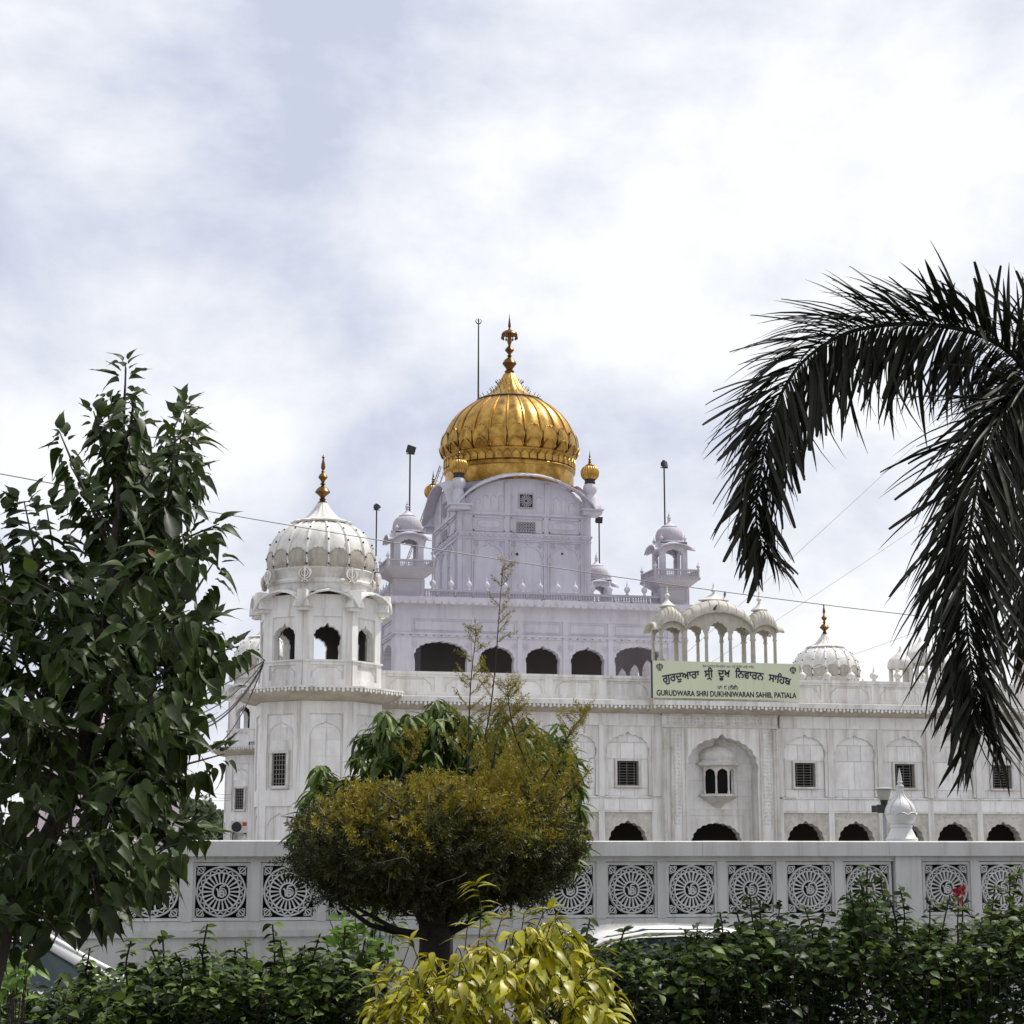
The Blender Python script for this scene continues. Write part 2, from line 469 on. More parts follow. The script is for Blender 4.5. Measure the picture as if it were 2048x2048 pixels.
jm = MB()
Rj = 0.262
annulus(jm, 0, 0, Rj * .925, Rj * 1.0, 0.0, .045, 40)
annulus(jm, 0, 0, Rj * .945, Rj * .975, -0.008, .0, 40)
annulus(jm, 0, 0, Rj * .72, Rj * .775, 0.003, .045, 40)
annulus(jm, 0, 0, Rj * .30, Rj * .36, -.004, .045, 28)
for j in range(20):
    a0 = 2 * PI * (j) / 20; a1 = 2 * PI * (j + .5) / 20; a2 = 2 * PI * (j + 1) / 20
    for a in (a0, a2):
        bar2(jm, Rj * .91 * math.cos(a1), Rj * .91 * math.sin(a1), Rj * .79 * math.cos(a), Rj * .79 * math.sin(a), .004, .009, .006, .043)
for j in range(22):
    a = 2 * PI * j / 22
    bar2(jm, Rj * .35 * math.cos(a), Rj * .35 * math.sin(a), Rj * .74 * math.cos(a), Rj * .74 * math.sin(a), .0055, .0105, .002, .042)
for sx in (-1, 1):
    for sz in (-1, 1):
        q = Rj * .83
        annulus(jm, sx * q, sz * q, .026, .037, .001, .044, 14)
        annulus(jm, sx * q * 1.10, sz * q * .86, .011, .019, .004, .042, 10)
        annulus(jm, sx * q * .86, sz * q * 1.10, .011, .019, .004, .042, 10)
        bar2(jm, sx * Rj * .66, sz * Rj * .66, sx * Rj * 1.04, sz * Rj * 1.04, .005, .005, .005, .041)
for sgn in (-1, 1):     # little tongues that tie the wheel to its frame
    jm.box(-.035, .035, .003, .042, sgn * Rj * .985 - .01, sgn * Rj * .985 + .012)
    jm.box(sgn * Rj * .985 - .01, sgn * Rj * .985 + .012, .003, .042, -.035, .035)
def stroke(pts, r=.0105):
    jm.tube([(x * Rj, .004, z * Rj) for x, z in pts], r, 5)
stroke([(-.21, .10), (-.15, .09), (-.12, .02), (-.10, -.20)], .009)
stroke([(-.04, .12), (-.04, -.20)], .009)
stroke([(.15, .235), (.04, .23), (-.02, .18), (-.04, .10)])
stroke([(-.04, .02), (.09, .02), (.12, -.03), (.09, -.08), (-.02, -.08)])
stroke([(.08, -.08), (.13, -.13), (.09, -.19), (-.04, -.20)])
stroke([(.0, .11), (.10, .12), (.18, .05), (.20, -.06), (.16, -.17)], .007)
# square frame
for a, b, c, d in ((-.30, .30, .268, .30), (-.30, .30, -.30, -.268), (-.30, -.268, -.268, .268), (.268, .30, -.268, .268)):
    jm.box(a, b, -.004, .05, c, d)
JALI = jm.mesh('jali_panel', M['jali'], 30)
SYMBOL = None

bw = thing('boundary_wall', 'long grey compound wall with pierced wheel-pattern panels and onion finials', 'wall', (5, YW, 0))
zt, zc, zp1, zp0, zl = 2.212, 2.045, 1.952, 1.404, 1.285
pier_c = [4.9 + 4.5 * k for k in (-3, -2, -1, 0, 1, 2)]
wx0, wx1 = pier_c[0] - .15, pier_c[-1] + .15
wm = MB()
wm.box(wx0, wx1, YW, YW + .5, 0, zl)
wm.box(wx0, wx1, YW - .05, YW, 0, .30)
wm.box(wx0, wx1, YW - .035, YW, zl - .07, zl)
wm.box(wx0, wx1, YW + .02, YW + .5, zl, zp0 - .032)
wm.box(wx0, wx1, YW + .02, YW + .5, zp1 + .032, zc)
wm.build('masonry', M['wall'], bw)
cx_ = wx0 - .1
while cx_ < wx1 + .1:
    j_ = RND.uniform(-.003, .003)
    MB().prismx([(YW - .06 + j_, zc), (YW + .56, zc), (YW + .56, zt - .03), (YW + .54, zt + j_), (YW - .045 + j_, zt + j_), (YW - .06 + j_, zt - .012)], cx_, min(cx_ + 2.246, wx1 + .1)).build('coping', M['wall'], bw)
    cx_ += 2.25
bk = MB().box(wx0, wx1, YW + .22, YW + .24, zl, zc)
bk.build('added_dark_backing', M['grime_shade'], bw)  # added dark board stands for the shaded area behind the panel holes
for c in pier_c:
    MB().box(c - .16, c + .16, YW - .02, YW + .5, zl, zc).build('pier', M['wall'], bw)
fm = MB()
fm.lathe([(.185, 0), (.185, .03), (.165, .045), (.14, .10), (.125, .13), (.118, .155), (.128, .16), (.128, .18), (.115, .19), (.118, .205), (.15, .225), (.172, .27), (.178, .32), (.174, .365), (.155, .41), (.122, .45), (.082, .485), (.056, .52), (.042, .555), (.034, .59), (.03, .605), (.045, .62), (.045, .64), (.026, .65), (.026, .665), (.034, .68), (.022, .70), (.025, .72), (.016, .77), (.002, .84)], 0, 0, 24,
         lambda t, z: 1 + (.012 * math.cos(8 * t) if .23 < z < .58 else 0))
for j in range(8):
    a = 2 * PI * (j + .5) / 8
    pts = [(r * math.cos(a), r * math.sin(a), z) for r, z in ((.178, .31), (.175, .365), (.156, .41), (.123, .45), (.083, .485), (.057, .52), (.043, .555), (.035, .59))]
    fm.tube(pts, .007, 5)
    pts = []
    for i in range(7):
        t = a - PI / 8 + (PI / 4) * i / 6
        pts.append((.183 * math.cos(t), .183 * math.sin(t), .30 + .028 * math.sin(PI * i / 6)))
    fm.tube(pts, .006, 4)
WFIN = fm.mesh('finial', material('white_finial_paint', (0.56, 0.56, 0.56), 0.45, var=.05), 50)
for c in pier_c:
    inst(WFIN, 'finial', bw, Matrix.Translation((c + .03, YW + .2, zt)))
for i in range(len(pier_c) - 1):
    x = pier_c[i] + .222
    edges = [pier_c[i] + .16]
    for k in range(6):
        cx = x + .27 + k * .7035
        inst(JALI, 'jali_panel', bw, Matrix.Translation((cx + RND.uniform(-.003, .003), YW + .045 + RND.uniform(-.004, .004), (zp0 + zp1) / 2)) @ Matrix.Rotation(RND.uniform(-.006, .006), 4, 'Y'))
        if k: 
            MB().box(cx - .30 - .108, cx - .30 - .002, YW + .012, YW + .2, zp0 - .032, zp1 + .032).build('mullion', M['wall'], bw)

# ------------------------------------------------------------------ front wing of the gurdwara
YF = 64.0
zW = lambda py: PZ(1600, py, YF)
Z_LED, Z_FT, Z_AP, Z_PT, Z_WT = zW(1596), zW(1626), zW(1644), zW(1458), zW(1433)
Z_CT, Z_TOP = zW(1409), zW(1360)
YC = YF - .72
Z_FB = PZ(1600, 1421, YC)
PER = 1.97
BW_ = 1.755
TX0 = 9.9
XR0, XL0 = PX(1652, YF), PX(1301, YF)
rbays = [(XR0 + k * PER - BW_, XR0 + k * PER, k % 2 == 0) for k in range(6)]
lbays = [(XL0 - k * PER - BW_, XL0 - k * PER, k % 2 == 0) for k in range(5)]
XP0, XP1 = PX(1322, YF), PX(1559, YF)
XEND = rbays[-1][1] + .3
wing = thing('gurdwara_front_wing', 'long two-storey white marble front wing with blind arches and sign-topped portal', 'building', ((XP0 + XP1) / 2, YF, 0))
SLAB = boxmesh('marble_slab', M['slab'])
def slab(x0, x1, z0, z1, y=YF, t=.014, par=None):
    g = .011
    if x1 - x0 < .05 or z1 - z0 < .05: return
    inst(SLAB, 'marble_slab', par or wing, boxM(x0 + g, x1 - g, y - t * RND.uniform(.75, 1.1), y - .001, z0 + g, z1 - g))

WIN = []
wz0, wz1 = zW(1574), zW(1526)
def bay(x0, x1, win, sl, wall):
    arcm = MB()
    cx = (x0 + x1) / 2
    xa, xb = x0 - PER / 2 + BW_ / 2, x1 + PER / 2 - BW_ / 2
    arch = cusp(cx, 1.36, Z_AP - .80, .74, 9, .05, .09, 5)
    wall.prism(notch(xa, xb, 0, Z_LED, arch), YF, YF + .45)
    # upper wall, with or without a window hole
    ww = .40
    if win:
        for a, b, c, d in ((xa, xb, Z_LED, wz0), (xa, xb, wz1, Z_WT), (xa, cx - ww, wz0, wz1), (cx + ww, xb, wz0, wz1)):
            wall.box(a, b, YF, YF + .35, c, d)
        WIN.append((cx, ww))
    else:
        wall.box(xa, xb, YF, YF + .35, Z_LED, Z_WT)
    # spandrel around the blind arch
    zsp = zW(1516)
    ar = cusp(cx, BW_ * .90, zsp, zW(1472) - zsp - .05, 9, .035, .10, 5, .72)
    arcm.prism(notch(x0, x1, zsp - .02, Z_PT, ar), YF - .11, YF)
    # slim colonnettes under the arch and the stiles outside them
    for s in (-1, 1):
        xs = cx + s * BW_ * .45
        arcm.box(min(xs, xs + s * BW_ * .05), max(xs, xs + s * BW_ * .05), YF - .11, YF, Z_LED + .04, zsp - .02)
        arcm.lathe([(.03, Z_LED + .05), (.045, Z_LED + .08), (.03, Z_LED + .14), (.028, zsp - .2), (.045, zsp - .14), (.05, zsp - .04), (.035, zsp - .02)], xs, YF - .105, 8)
    if sl:
        zr = [Z_LED + .02, Z_LED + (wz0 - .09 - Z_LED), wz1 + .07, (wz1 + .07 + Z_PT) / 2, Z_PT]
        for r in range(4):
            n = 3 if r % 2 == 0 else 2
            cuts = [x0 + BW_ * .06 + (BW_ * .88) * i / n for i in range(n + 1)]
            if r == 1 and win:
                slab(cuts[0], cx - ww - .1, zr[r], zr[r + 1]); slab(cx + ww + .1, cuts[-1], zr[r], zr[r + 1])
            else:
                for i in range(n): slab(cuts[i], cuts[i + 1], zr[r], zr[r + 1])
        for i in range(3):
            a = xa + PER * i / 3
            slab(a, a + PER / 3, Z_FT + .06, Z_LED - .07, YF - .08)
            slab(a, a + PER / 3, Z_PT + .01, Z_WT - .01, YF - .145)
    arcm.build('blind_arch', M['marble'], wing)
lwall, rwall = MB(), MB()
for i, (a, b, w) in enumerate(lbays): bay(a, b, w, i < 2, lwall)
for i, (a, b, w) in enumerate(rbays): bay(a, b, w, i < 5, rwall)
def strip_pilasters(edges):
    for xa, xb in edges:
        MB().box(xa, xb, YF - .10, YF, 0, Z_LED - .035).box(xa + .004, xb - .004, YF - .15, YF, Z_LED + .022, Z_PT - .002).build('pilaster', M['marble'], wing)
g = (PER - BW_)
strip_pilasters([(b, b + g) for a, b, w in rbays] + [(rbays[0][0] - g - .1, rbays[0][0])])
strip_pilasters([(a - g, a) for a, b, w in lbays] + [(lbays[0][1], lbays[0][1] + g + .2)])
for xa, xb in ((lbays[-1][0] - g, XP0 - .01), (XP1 + .01, XEND)):
    proud = MB()
    proud.box(xa, xb, YF - .08, YF, Z_FT, Z_LED - .03)
    proud.prismx([(YF - .13, Z_LED - .03), (YF, Z_LED - .03), (YF, Z_LED + .02), (YF - .10, Z_LED + .02)], xa, xb)
    proud.build('ledge_band', M['marble'], wing)
    MB().box(xa, xb, YF - .145, YF, Z_PT, Z_WT).build('frieze_band', M['marble'], wing)
# wall stretches beside the portal
lwall.box(lbays[0][1] + g / 2, XP0 + .1, YF, YF + .45, 0, Z_WT)
rwall.box(XP1 - .1, rbays[0][0] - g / 2, YF, YF + .45, 0, Z_WT)
lwall.box(TX0 - 1.5, lbays[-1][0] - g / 2, YF, YF + .45, 0, Z_WT)
lwall.build('wall', M['joint'], wing)
rwall.build('wall', M['joint'], wing)
# arcade behind the ground-floor arches, its shade put into the dark colour
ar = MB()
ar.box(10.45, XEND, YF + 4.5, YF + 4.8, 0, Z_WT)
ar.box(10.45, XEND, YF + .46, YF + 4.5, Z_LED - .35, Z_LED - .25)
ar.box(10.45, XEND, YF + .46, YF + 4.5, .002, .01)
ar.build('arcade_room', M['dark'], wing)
rf = MB()
rf.box(10.3, XEND, YF - .04, 98, Z_CT - .35, Z_CT - .2)
rf.build('roof', M['trim'], wing)
MB().box(XEND - .3, XEND, YF + .45, 98, 0, Z_CT - .36).build('end_wall', M['marble'], wing)
ew = MB().box(10.3, 10.6, YF + .45, 98, 0, Z_CT - .36)
ew.build('end_wall', M['marble'], wing)

# windows
wf = MB()
fw = .07
wf.box(-.40 - fw, .40 + fw, -.10, .0, wz1, wz1 + .09)
wf.box(-.40 - fw - .03, .40 + fw + .03, -.14, .0, wz0 - .07, wz0)
wf.box(-.40 - fw, -.40, -.10, .05, wz0, wz1)
wf.box(.40, .40 + fw, -.10, .05, wz0, wz1)
WFRAME = wf.mesh('window', M['trim'], None, (0, 0, wz0))
wp = MB().box(-.42, .42, .16, .18, wz0 - .02, wz1 + .02)
WPANE = wp.mesh('pane', M['glassdk'], None, (0, 0, wz0))
BARH = boxmesh('grille_bar', M['grille'])
for cx, ww in WIN:
    w = inst(WFRAME, 'window', wing, Matrix.Translation((cx, YF, wz0)))
    ORG[w] = Vector((cx, YF, wz0))
    inst(WPANE, 'pane', w, Matrix.Translation((cx, YF, wz0)))
    for i in range(9):
        z = wz0 + (wz1 - wz0) * (i + .5) / 9
        inst(BARH, 'grille_bar', w, boxM(cx - .40, cx + .40, YF + .04, YF + .052, z - .0065, z + .0065))
    for i in range(3):
        x = cx - .4 + .8 * (i + .5) / 3
        inst(BARH, 'grille_bar', w, boxM(x - .006, x + .006, YF + .053, YF + .065, wz0, wz1))

# cornice with coved soffit and pendant fringe; parapet with sunk panels
def cornice(x0, x1, yo, name='cornice'):
    c = MB()
    prof = [(YF + .05, Z_WT), (YF - .14 + yo, Z_WT)]
    for i in range(1, 7):
        t = i / 6
        prof.append((YF - .14 + yo - (.52) * math.sin(t * PI / 2) ** 1.4, Z_WT + (Z_FB + .07 - Z_WT) * (1 - math.cos(t * PI / 2))))
    prof += [(YC + yo + .0, Z_FB + .08), (YC + yo, Z_CT - .03), (YC + yo + .03, Z_CT), (YF + .05, Z_CT + .04)]
    c.prismx(prof[::-1], x0, x1)
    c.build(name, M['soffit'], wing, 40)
    f = MB()
    wavy_fringe(f, x0, x1, YC + yo - .02, Z_FB + .10, .15, .15, .03)
    MB().box(x0, x1, YC + yo - .03, YC + yo + .01, Z_FB + .085, Z_CT - .025).build('cornice_edge', M['marble'], wing)
    setp(f.build('pendant_fringe', M['marble'], wing), kind='stuff')
XC0, XC1 = PX(1301, YC), PX(1601, YC - .35)
cornice(TX0 - .2, XC0, 0)
cornice(XC0, XC1, -.35)
cornice(XC1, XEND + .3, 0)
par = MB(); pf = MB(); pa = MB()
zA, zB = zW(1399), zW(1370)
def parapet(x0, x1, y, first, per, width):
    par.box(x0, x1, y, y + .25, Z_CT, Z_TOP - .10)
    par.box(x0, x1, y - .08, y + .30, Z_TOP - .10, Z_TOP)
    pf.box(x0, x1, y - .05, y, Z_CT, zA); pf.box(x0, x1, y - .05, y, zB, Z_TOP - .10)
    x = first
    prev = x0
    while x < x1:
        a, b = max(x0, x), min(x1, x + width)
        if a > prev: pf.box(prev, a, y - .05, y, zA, zB)
        w = b - a
        if w > width * .7:
            ctr = (a + b) / 2; h = zB - zA
            pts = [(-.44, .08), (-.43, .45), (-.40, .60), (-.36, .62), (-.33, .78), (-.28, .86), (.28, .86), (.33, .78), (.36, .62), (.40, .60), (.43, .45), (.44, .08)]
            pa.tube([(ctr + u * w, y - .004, zA + v * h) for u, v in pts], .018, 5)
        prev = b
        x += per
    if prev < x1: pf.box(prev, x1, y - .05, y, zA, zB)
yp = YF - .05
parapet(TX0 - .3, XC0 + .2, yp, PX(771, yp), 2.0, PX(868, yp) - PX(771, yp))
parapet(XC1 - .2, XEND, yp, PX(1659, yp) - 2.0, 2.0, PX(1746, yp) - PX(1659, yp))
par.box(XC0 + .2, XC1 - .2, YF - .36, YF + .1, Z_CT, Z_TOP - .02)
par.build('parapet', M['marble'], wing)
pf.build('parapet_frame', M['marble'], wing)
pa.build('parapet_panel_relief', M['trim'], wing)
# little onion finials standing along the parapet right of the sign
RFIN = MB().lathe(finial_profile(.62, .165), 0, 0, 16, lambda t, z: 1 + .03 * math.cos(8 * t)).mesh('parapet_finial', M['trim'], 50)
for px in (1608, 1659, 1707, 1753, 1801, 1849, 1897, 1945, 1993, 2041):
    inst(RFIN, 'parapet_finial', wing, Matrix.Translation((PX(px, YF + .9), YF + .9, PZ(px, 1364, YF + .9))))

# portal
YPp = YF - .35
pz = lambda py: PZ(1440, py, YPp)
xa, xb = PX(1326, YPp), PX(1557, YPp)
xi0, xi1 = PX(1374, YPp), PX(1516, YPp)
po = MB()
zsp, zap = pz(1550), pz(1474)
arch = cusp((xi0 + xi1) / 2, (xi1 - xi0) * .985, zsp, zap - zsp - .06, 13, .03, .10, 5, .72)
po.prism(notch(xi0 - .18, xi1 + .14, 0, pz(1456), arch), YPp + .03, YF + .44)
po.box(xa, xi0 - .18, YPp + .06, YF + .02, 0, pz(1456)); po.box(xi1 + .14, xb, YPp + .06, YF + .02, 0, pz(1456))
po.box(xa, xb, YPp + .05, YF + .02, pz(1456), pz(1431))
po.build('portal_arch', M['marble'], wing)
pp = MB()
for x, w in ((xa, .13), (PX(1341, YPp), .10), (PX(1370, YPp), .06), (PX(1520, YPp), .06), (PX(1546, YPp), .10), (xb - .14, .14)):
    pp.box(x, x + w, YPp - .02, YPp + .06, 0, pz(1458))
    pp.lathe([(w * .42, .1), (w * .42, pz(1500)), (w * .6, pz(1497)), (w * .42, pz(1494)), (w * .42, pz(1459))], x + w / 2, YPp - .02, 10)
pp.box(xa, xb, YPp - .02, YPp + .05, pz(1456), pz(1451)); pp.box(xa, xb, YPp - .02, YPp + .05, pz(1433), pz(1427))
pp.build('portal_moulding', M['trim'], wing)
# carved floral frieze and strips: many small raised scrolls
cv = MB()
def carve(x0, x1, z0, z1, y, step):
    nx, nz = max(1, int((x1 - x0) / step)), max(1, int((z1 - z0) / step))
    for i in range(nx):
        for j in range(nz):
            cx = x0 + (x1 - x0) * (i + .5) / nx + RND.uniform(-.01, .01); cz = z0 + (z1 - z0) * (j + .5) / nz
            r = step * .34
            ph = RND.uniform(0, 6)
            cv.tube([(cx + r * (1 - t * .11) * math.cos(ph + t), y - .003, cz + r * (1 - t * .11) * math.sin(ph + t)) for t in (0, .9, 1.8, 2.7, 3.6, 4.5)], .014, 3, False)
carve(xa + .15, xb - .15, pz(1449), pz(1434), YPp + .05, .125)
carve(PX(1346, YPp), PX(1369, YPp), 3.0, pz(1460), YPp + .06, .13)
carve(PX(1524, YPp), PX(1545, YPp), 3.0, pz(1460), YPp + .06, .13)
for a, b, w in rbays[:5] + lbays[:2]:
    cx = (a + b) / 2
    carve(a + .04, cx - .62, Z_FT - .75, Z_FT - .06, YF, .12); carve(cx + .62, b - .04, Z_FT - .75, Z_FT - .06, YF, .12)
    carve(cx - .6, cx + .6, Z_AP + .07, Z_FT - .03, YF, .12)
setp(cv.build('carved_scrollwork', M['trim'], wing), kind='stuff')
# back of the portal niche, with its own ground-floor arch
pb = MB()
gx0, gx1 = PX(1389, YF), PX(1485, YF)
garch = cusp((gx0 + gx1) / 2, gx1 - gx0, PZ(1440, 1684, YF) - .1, PZ(1440, 1645, YF) - PZ(1440, 1684, YF) + .06, 11, .04, .02, 5, .8)
pb.prism(notch(XP0 + .1, XP1 - .1, 0, PZ(1440, 1615, YF), garch), YF + .40, YF + .8)
pb.box(XP0 + .1, XP1 - .1, YF + .40, YF + .8, PZ(1440, 1615, YF), Z_WT)
for z in (1630,):
    pb.box(PX(1379, YF), PX(1495, YF), YF + .37, YF + .40, PZ(1440, 1630, YF), PZ(1440, 1627, YF))
pb.box(PX(1379, YF), PX(1382, YF), YF + .37, YF + .40, 0, PZ(1440, 1630, YF)); pb.box(PX(1492, YF), PX(1495, YF), YF + .37, YF + .40, 0, PZ(1440, 1630, YF))
pb.build('niche_wall', M['marble'], wing)
for r, (za, zb) in enumerate(((pz(1618), pz(1592)), (pz(1592), pz(1560)), (pz(1560), pz(1525)), (pz(1525), pz(1490)))):
    n = 4
    for i in range(n):
        x0 = PX(1377, YF) + (PX(1514, YF) - PX(1377, YF)) * i / n; x1 = PX(1377, YF) + (PX(1514, YF) - PX(1377, YF)) * (i + 1) / n
        slab(x0, x1, za, zb, YF + .40)
# oriel window (jharokha) in the niche
jx, jy = PX(1436, YF + .2), YF + .36
jz = lambda py: PZ(1436, py, YF - .25)
OS = 1.22
ob = MB()
ob.ngon([(.10 * OS, jz(1614)), (.16 * OS, jz(1610)), (.22 * OS, jz(1606)), (.40 * OS, jz(1600)), (.52 * OS, jz(1594)), (.58 * OS, jz(1592)), (.58 * OS, jz(1588)), (.50 * OS, jz(1587))], jx, jy)
ori = ob.build('oriel_window', M['trim'], wing, 35)
od = MB()
od.ngon([(.38 * OS, jz(1588)), (.38 * OS, jz(1534))], jx, jy)
od.build('pane', M['glassdk'], ori)
oc = MB()
for k in range(8):
    a = PI / 8 + k * PI / 4 - PI
    if math.sin(a) > .3: continue
    x, y = jx + .50 * OS * math.cos(a), jy + .50 * OS * math.sin(a)
    oc.lathe([(.045, jz(1588)), (.055, jz(1585)), (.035, jz(1580)), (.035, jz(1552)), (.055, jz(1548)), (.04, jz(1545)), (.05, jz(1534))], x, y, 8)
oc.build('column', M['trim'], ori, 40)
for k in (-1, 0, 1):
    p = MB()
    s = .50 * OS * 2 * math.tan(PI / 8) * .98
    p.prism(notch(-s / 2, s / 2, jz(1552), jz(1532), cusp(0, s * .86, jz(1552), (jz(1538) - jz(1552)), 7, .05, .1, 4)), -.49 * OS, -.45 * OS)
    p.xf(0, Matrix.Translation((jx, jy, 0)) @ Matrix.Rotation(k * PI / 4, 4, 'Z'))
    p.build('arch_panel', M['trim'], ori)
oe = MB()
oe.ngon([(.48 * OS, jz(1535)), (.50 * OS, jz(1533)), (.64 * OS, jz(1530)), (.66 * OS, jz(1526)), (.58 * OS, jz(1524)), (.52 * OS, jz(1520))], jx, jy)
oe.build('eave', M['trim'], ori)
od = MB()
od.lathe([(.52 * OS, jz(1521)), (.56 * OS, jz(1515)), (.57 * OS, jz(1510)), (.54 * OS, jz(1504)), (.45 * OS, jz(1498)), (.30 * OS, jz(1493)), (.18 * OS, jz(1491)), (.10 * OS, jz(1489)), (.05 * OS, jz(1486)), (.06 * OS, jz(1483)), (.02 * OS, jz(1478))], jx, jy, 48, lambda t, z: 1 - .02 * abs(math.cos(8 * t)))
od.build('dome', M['trim'], ori, 60)

# ------------------------------------------------------------------ domes
def interp(prof, z):
    for (r0, z0), (r1, z1) in zip(prof, prof[1:]):
        if (z0 <= z <= z1) or (z1 <= z <= z0):
            t = 0 if z1 == z0 else (z - z0) / (z1 - z0)
            return r0 + (r1 - r0) * t
    return prof[-1][0]
def dense(prof, n=28):
    # smooth resample by Catmull-Rom
    out = []
    m = len(prof)
    per = max(2, n // (m - 1))
    for i in range(m - 1):
        p0, p1, p2, p3 = prof[max(i - 1, 0)], prof[i], prof[i + 1], prof[min(i + 2, m - 1)]
        for j in range(per):
            t = j / per
            q = []
            for d in (0, 1):
                a, b, c, e = p0[d], p1[d], p2[d], p3[d]
                q.append(.5 * (2 * b + (c - a) * t + (2 * a - 5 * b + 4 * c - e) * t * t + (3 * b - a - 3 * c + e) * t ** 3))
            out.append((max(q[0], .001), q[1]))
    out.append(prof[-1])
    return out
def ribbed_dome(par, cx, cy, prof, n, mat, ribmat, rib_r, petal=None, name='dome', depth=.018, bead=None):
    prof = dense(prof)
    d = MB().lathe(prof, cx, cy, n * 6, lambda t, z: 1 - depth * abs(math.cos(n * t / 2)) ** 3)
    dome = d.build(name, mat, par, 60)
    org = ORG[par]
    rb = MB().tube([(r * (1 - depth * .6) , 0, z) for r, z in prof], rib_r, 5)
    off = Matrix.Translation((cx, cy, 0))
    RB = rb.mesh('rib', ribmat, 60)
    for k in range(n):
        inst(RB, 'rib', dome, off @ Matrix.Rotation(2 * PI * (k + .5) / n + PI / n * (1 if n % 2 else 1), 4, 'Z'))
    if bead:
        bm = MB()
        for k in range(n):
            a = 2 * PI * (k + 1) / n
            for i in range(2, len(prof) - 1, 5):
                r, z = prof[i]
                bm.ball((cx + (r + rib_r) * math.cos(a), cy + (r + rib_r) * math.sin(a), z), rib_r * bead, None, None, 5, 4)
        setp(bm.build('rib_lamp', M['black'], dome), kind='stuff')
    if petal:
        pmat, z0, z1, prd, lam = petal
        pm = MB()
        w = 2 * PI / n
        cols, rows = 10, 6
        rings = []
        for j in range(rows + 1):
            ring = []
            for i in range(cols + 1):
                u = -1 + 2 * i / cols
                top = z0 + (z1 - z0) * (1 - .42 * abs(u) ** 2.6 - .06 * abs(math.sin(2.5 * PI * u)))
                z = z0 + (top - z0) * j / rows
                r = interp(prof, z) + prd * (1 + .5 * (j / rows) ** 3)
                r += lam * abs(math.sin(4.5 * PI * u * (1 - .0 * j))) * (1 - .3 * j / rows)
                a = w / 2 * u * (.72 + .23 * (j / rows))
                ring.append((r * math.cos(a), r * math.sin(a), z))
            rings.append(ring)
        pm.loft(rings, False, False)
        # rolled lip along the top
        pm.tube([(x * 1.004, y * 1.004, z) for x, y, z in rings[-1]], max(.012, prd * .75), 5)
        PM = pm.mesh('petal', pmat, 60)
        for k in range(n):
            inst(PM, 'petal', dome, off @ Matrix.Rotation(2 * PI * (k + .5) / n, 4, 'Z'))
    return dome
def prof_px(cx, Y, pts):
    out = []
    for r, y in pts:
        p = P(cx, y, Y)
        out.append((r * MPP(p), p.z))
    return out

# ------------------------------------------------------------------ octagonal corner towers
TY = YF
TA = 2.02
TS = TA * 2 * math.tan(PI / 8)
TFY = TY - TA
TX = PX(653.5, TFY, 1373)
tz = lambda py: PZ(653, py, TFY)
tower = thing('corner_tower', 'near octagonal white marble tower with ribbed dome and brass finial, left end of wing', 'tower', (TX, TY, 0), 'domed corner towers')
RZ = lambda k: Matrix.Translation((TX, TY, 0)) @ Matrix.Rotation(k * PI / 4, 4, 'Z')
sh = MB()
sh.ngon([(TA, 0), (TA, tz(1396))], TX, TY)
sh.build('shaft', M['marble'], tower)
fr = MB(); rl = MB()
TSLAB = boxmesh('marble_slab', M['slab'])
st = .16 * TS
for k in range(8):
    q = fr.mark()
    y0, y1 = -TA - .06, -TA + .02
    fr.box(-TS / 2 - .02, -TS / 2 + st, y0, y1, 0, tz(1402)); fr.box(TS / 2 - st, TS / 2 + .02, y0, y1, 0, tz(1402))
    fr.box(-TS / 2 + st, TS / 2 - st, y0, y1, tz(1427), tz(1402))
    fr.box(-TS / 2 + st, TS / 2 - st, y0, y1, tz(1612), tz(1580))
    fr.xf(q, RZ(k))
    q = rl.mark()
    w = TS - 2 * st
    zs = tz(1478)
    a = cusp(0, w * .9, zs, tz(1447) - zs, 9, .02, .12, 4, .75)
    rl.tube([(x, -TA - .005, z) for x, z in [(a[0][0], tz(1575))] + a + [(a[-1][0], tz(1575))]], .022, 5)
    zs = tz(1660)
    a = cusp(0, w * .85, zs, tz(1630) - zs, 9, .02, .12, 4, .75)
    rl.tube([(x, -TA - .005, z) for x, z in a], .022, 5)
    rl.xf(q, RZ(k))
    if k in (6, 7, 0, 1):
        for zz0, zz1 in ((1578, 1545), (1545, 1512), (1512, 1480), (1480, 1455), (1455, 1429)):
            if k == 7 and zz0 in (1578, 1545, 1512): continue
            nn = 2
            for i in range(nn):
                x0 = -w / 2 + w * i / nn; x1 = -w / 2 + w * (i + 1) / nn
                inst(TSLAB, 'marble_slab', tower, RZ(k) @ boxM(x0 + .008, x1 - .008, -TA - .006 * RND.uniform(.6, 1.5), -TA + .01, tz(zz0) + .008, tz(zz1) - .008))
fr.build('face_frame', M['marble'], tower)
rl.build('arch_moulding', M['trim'], tower)
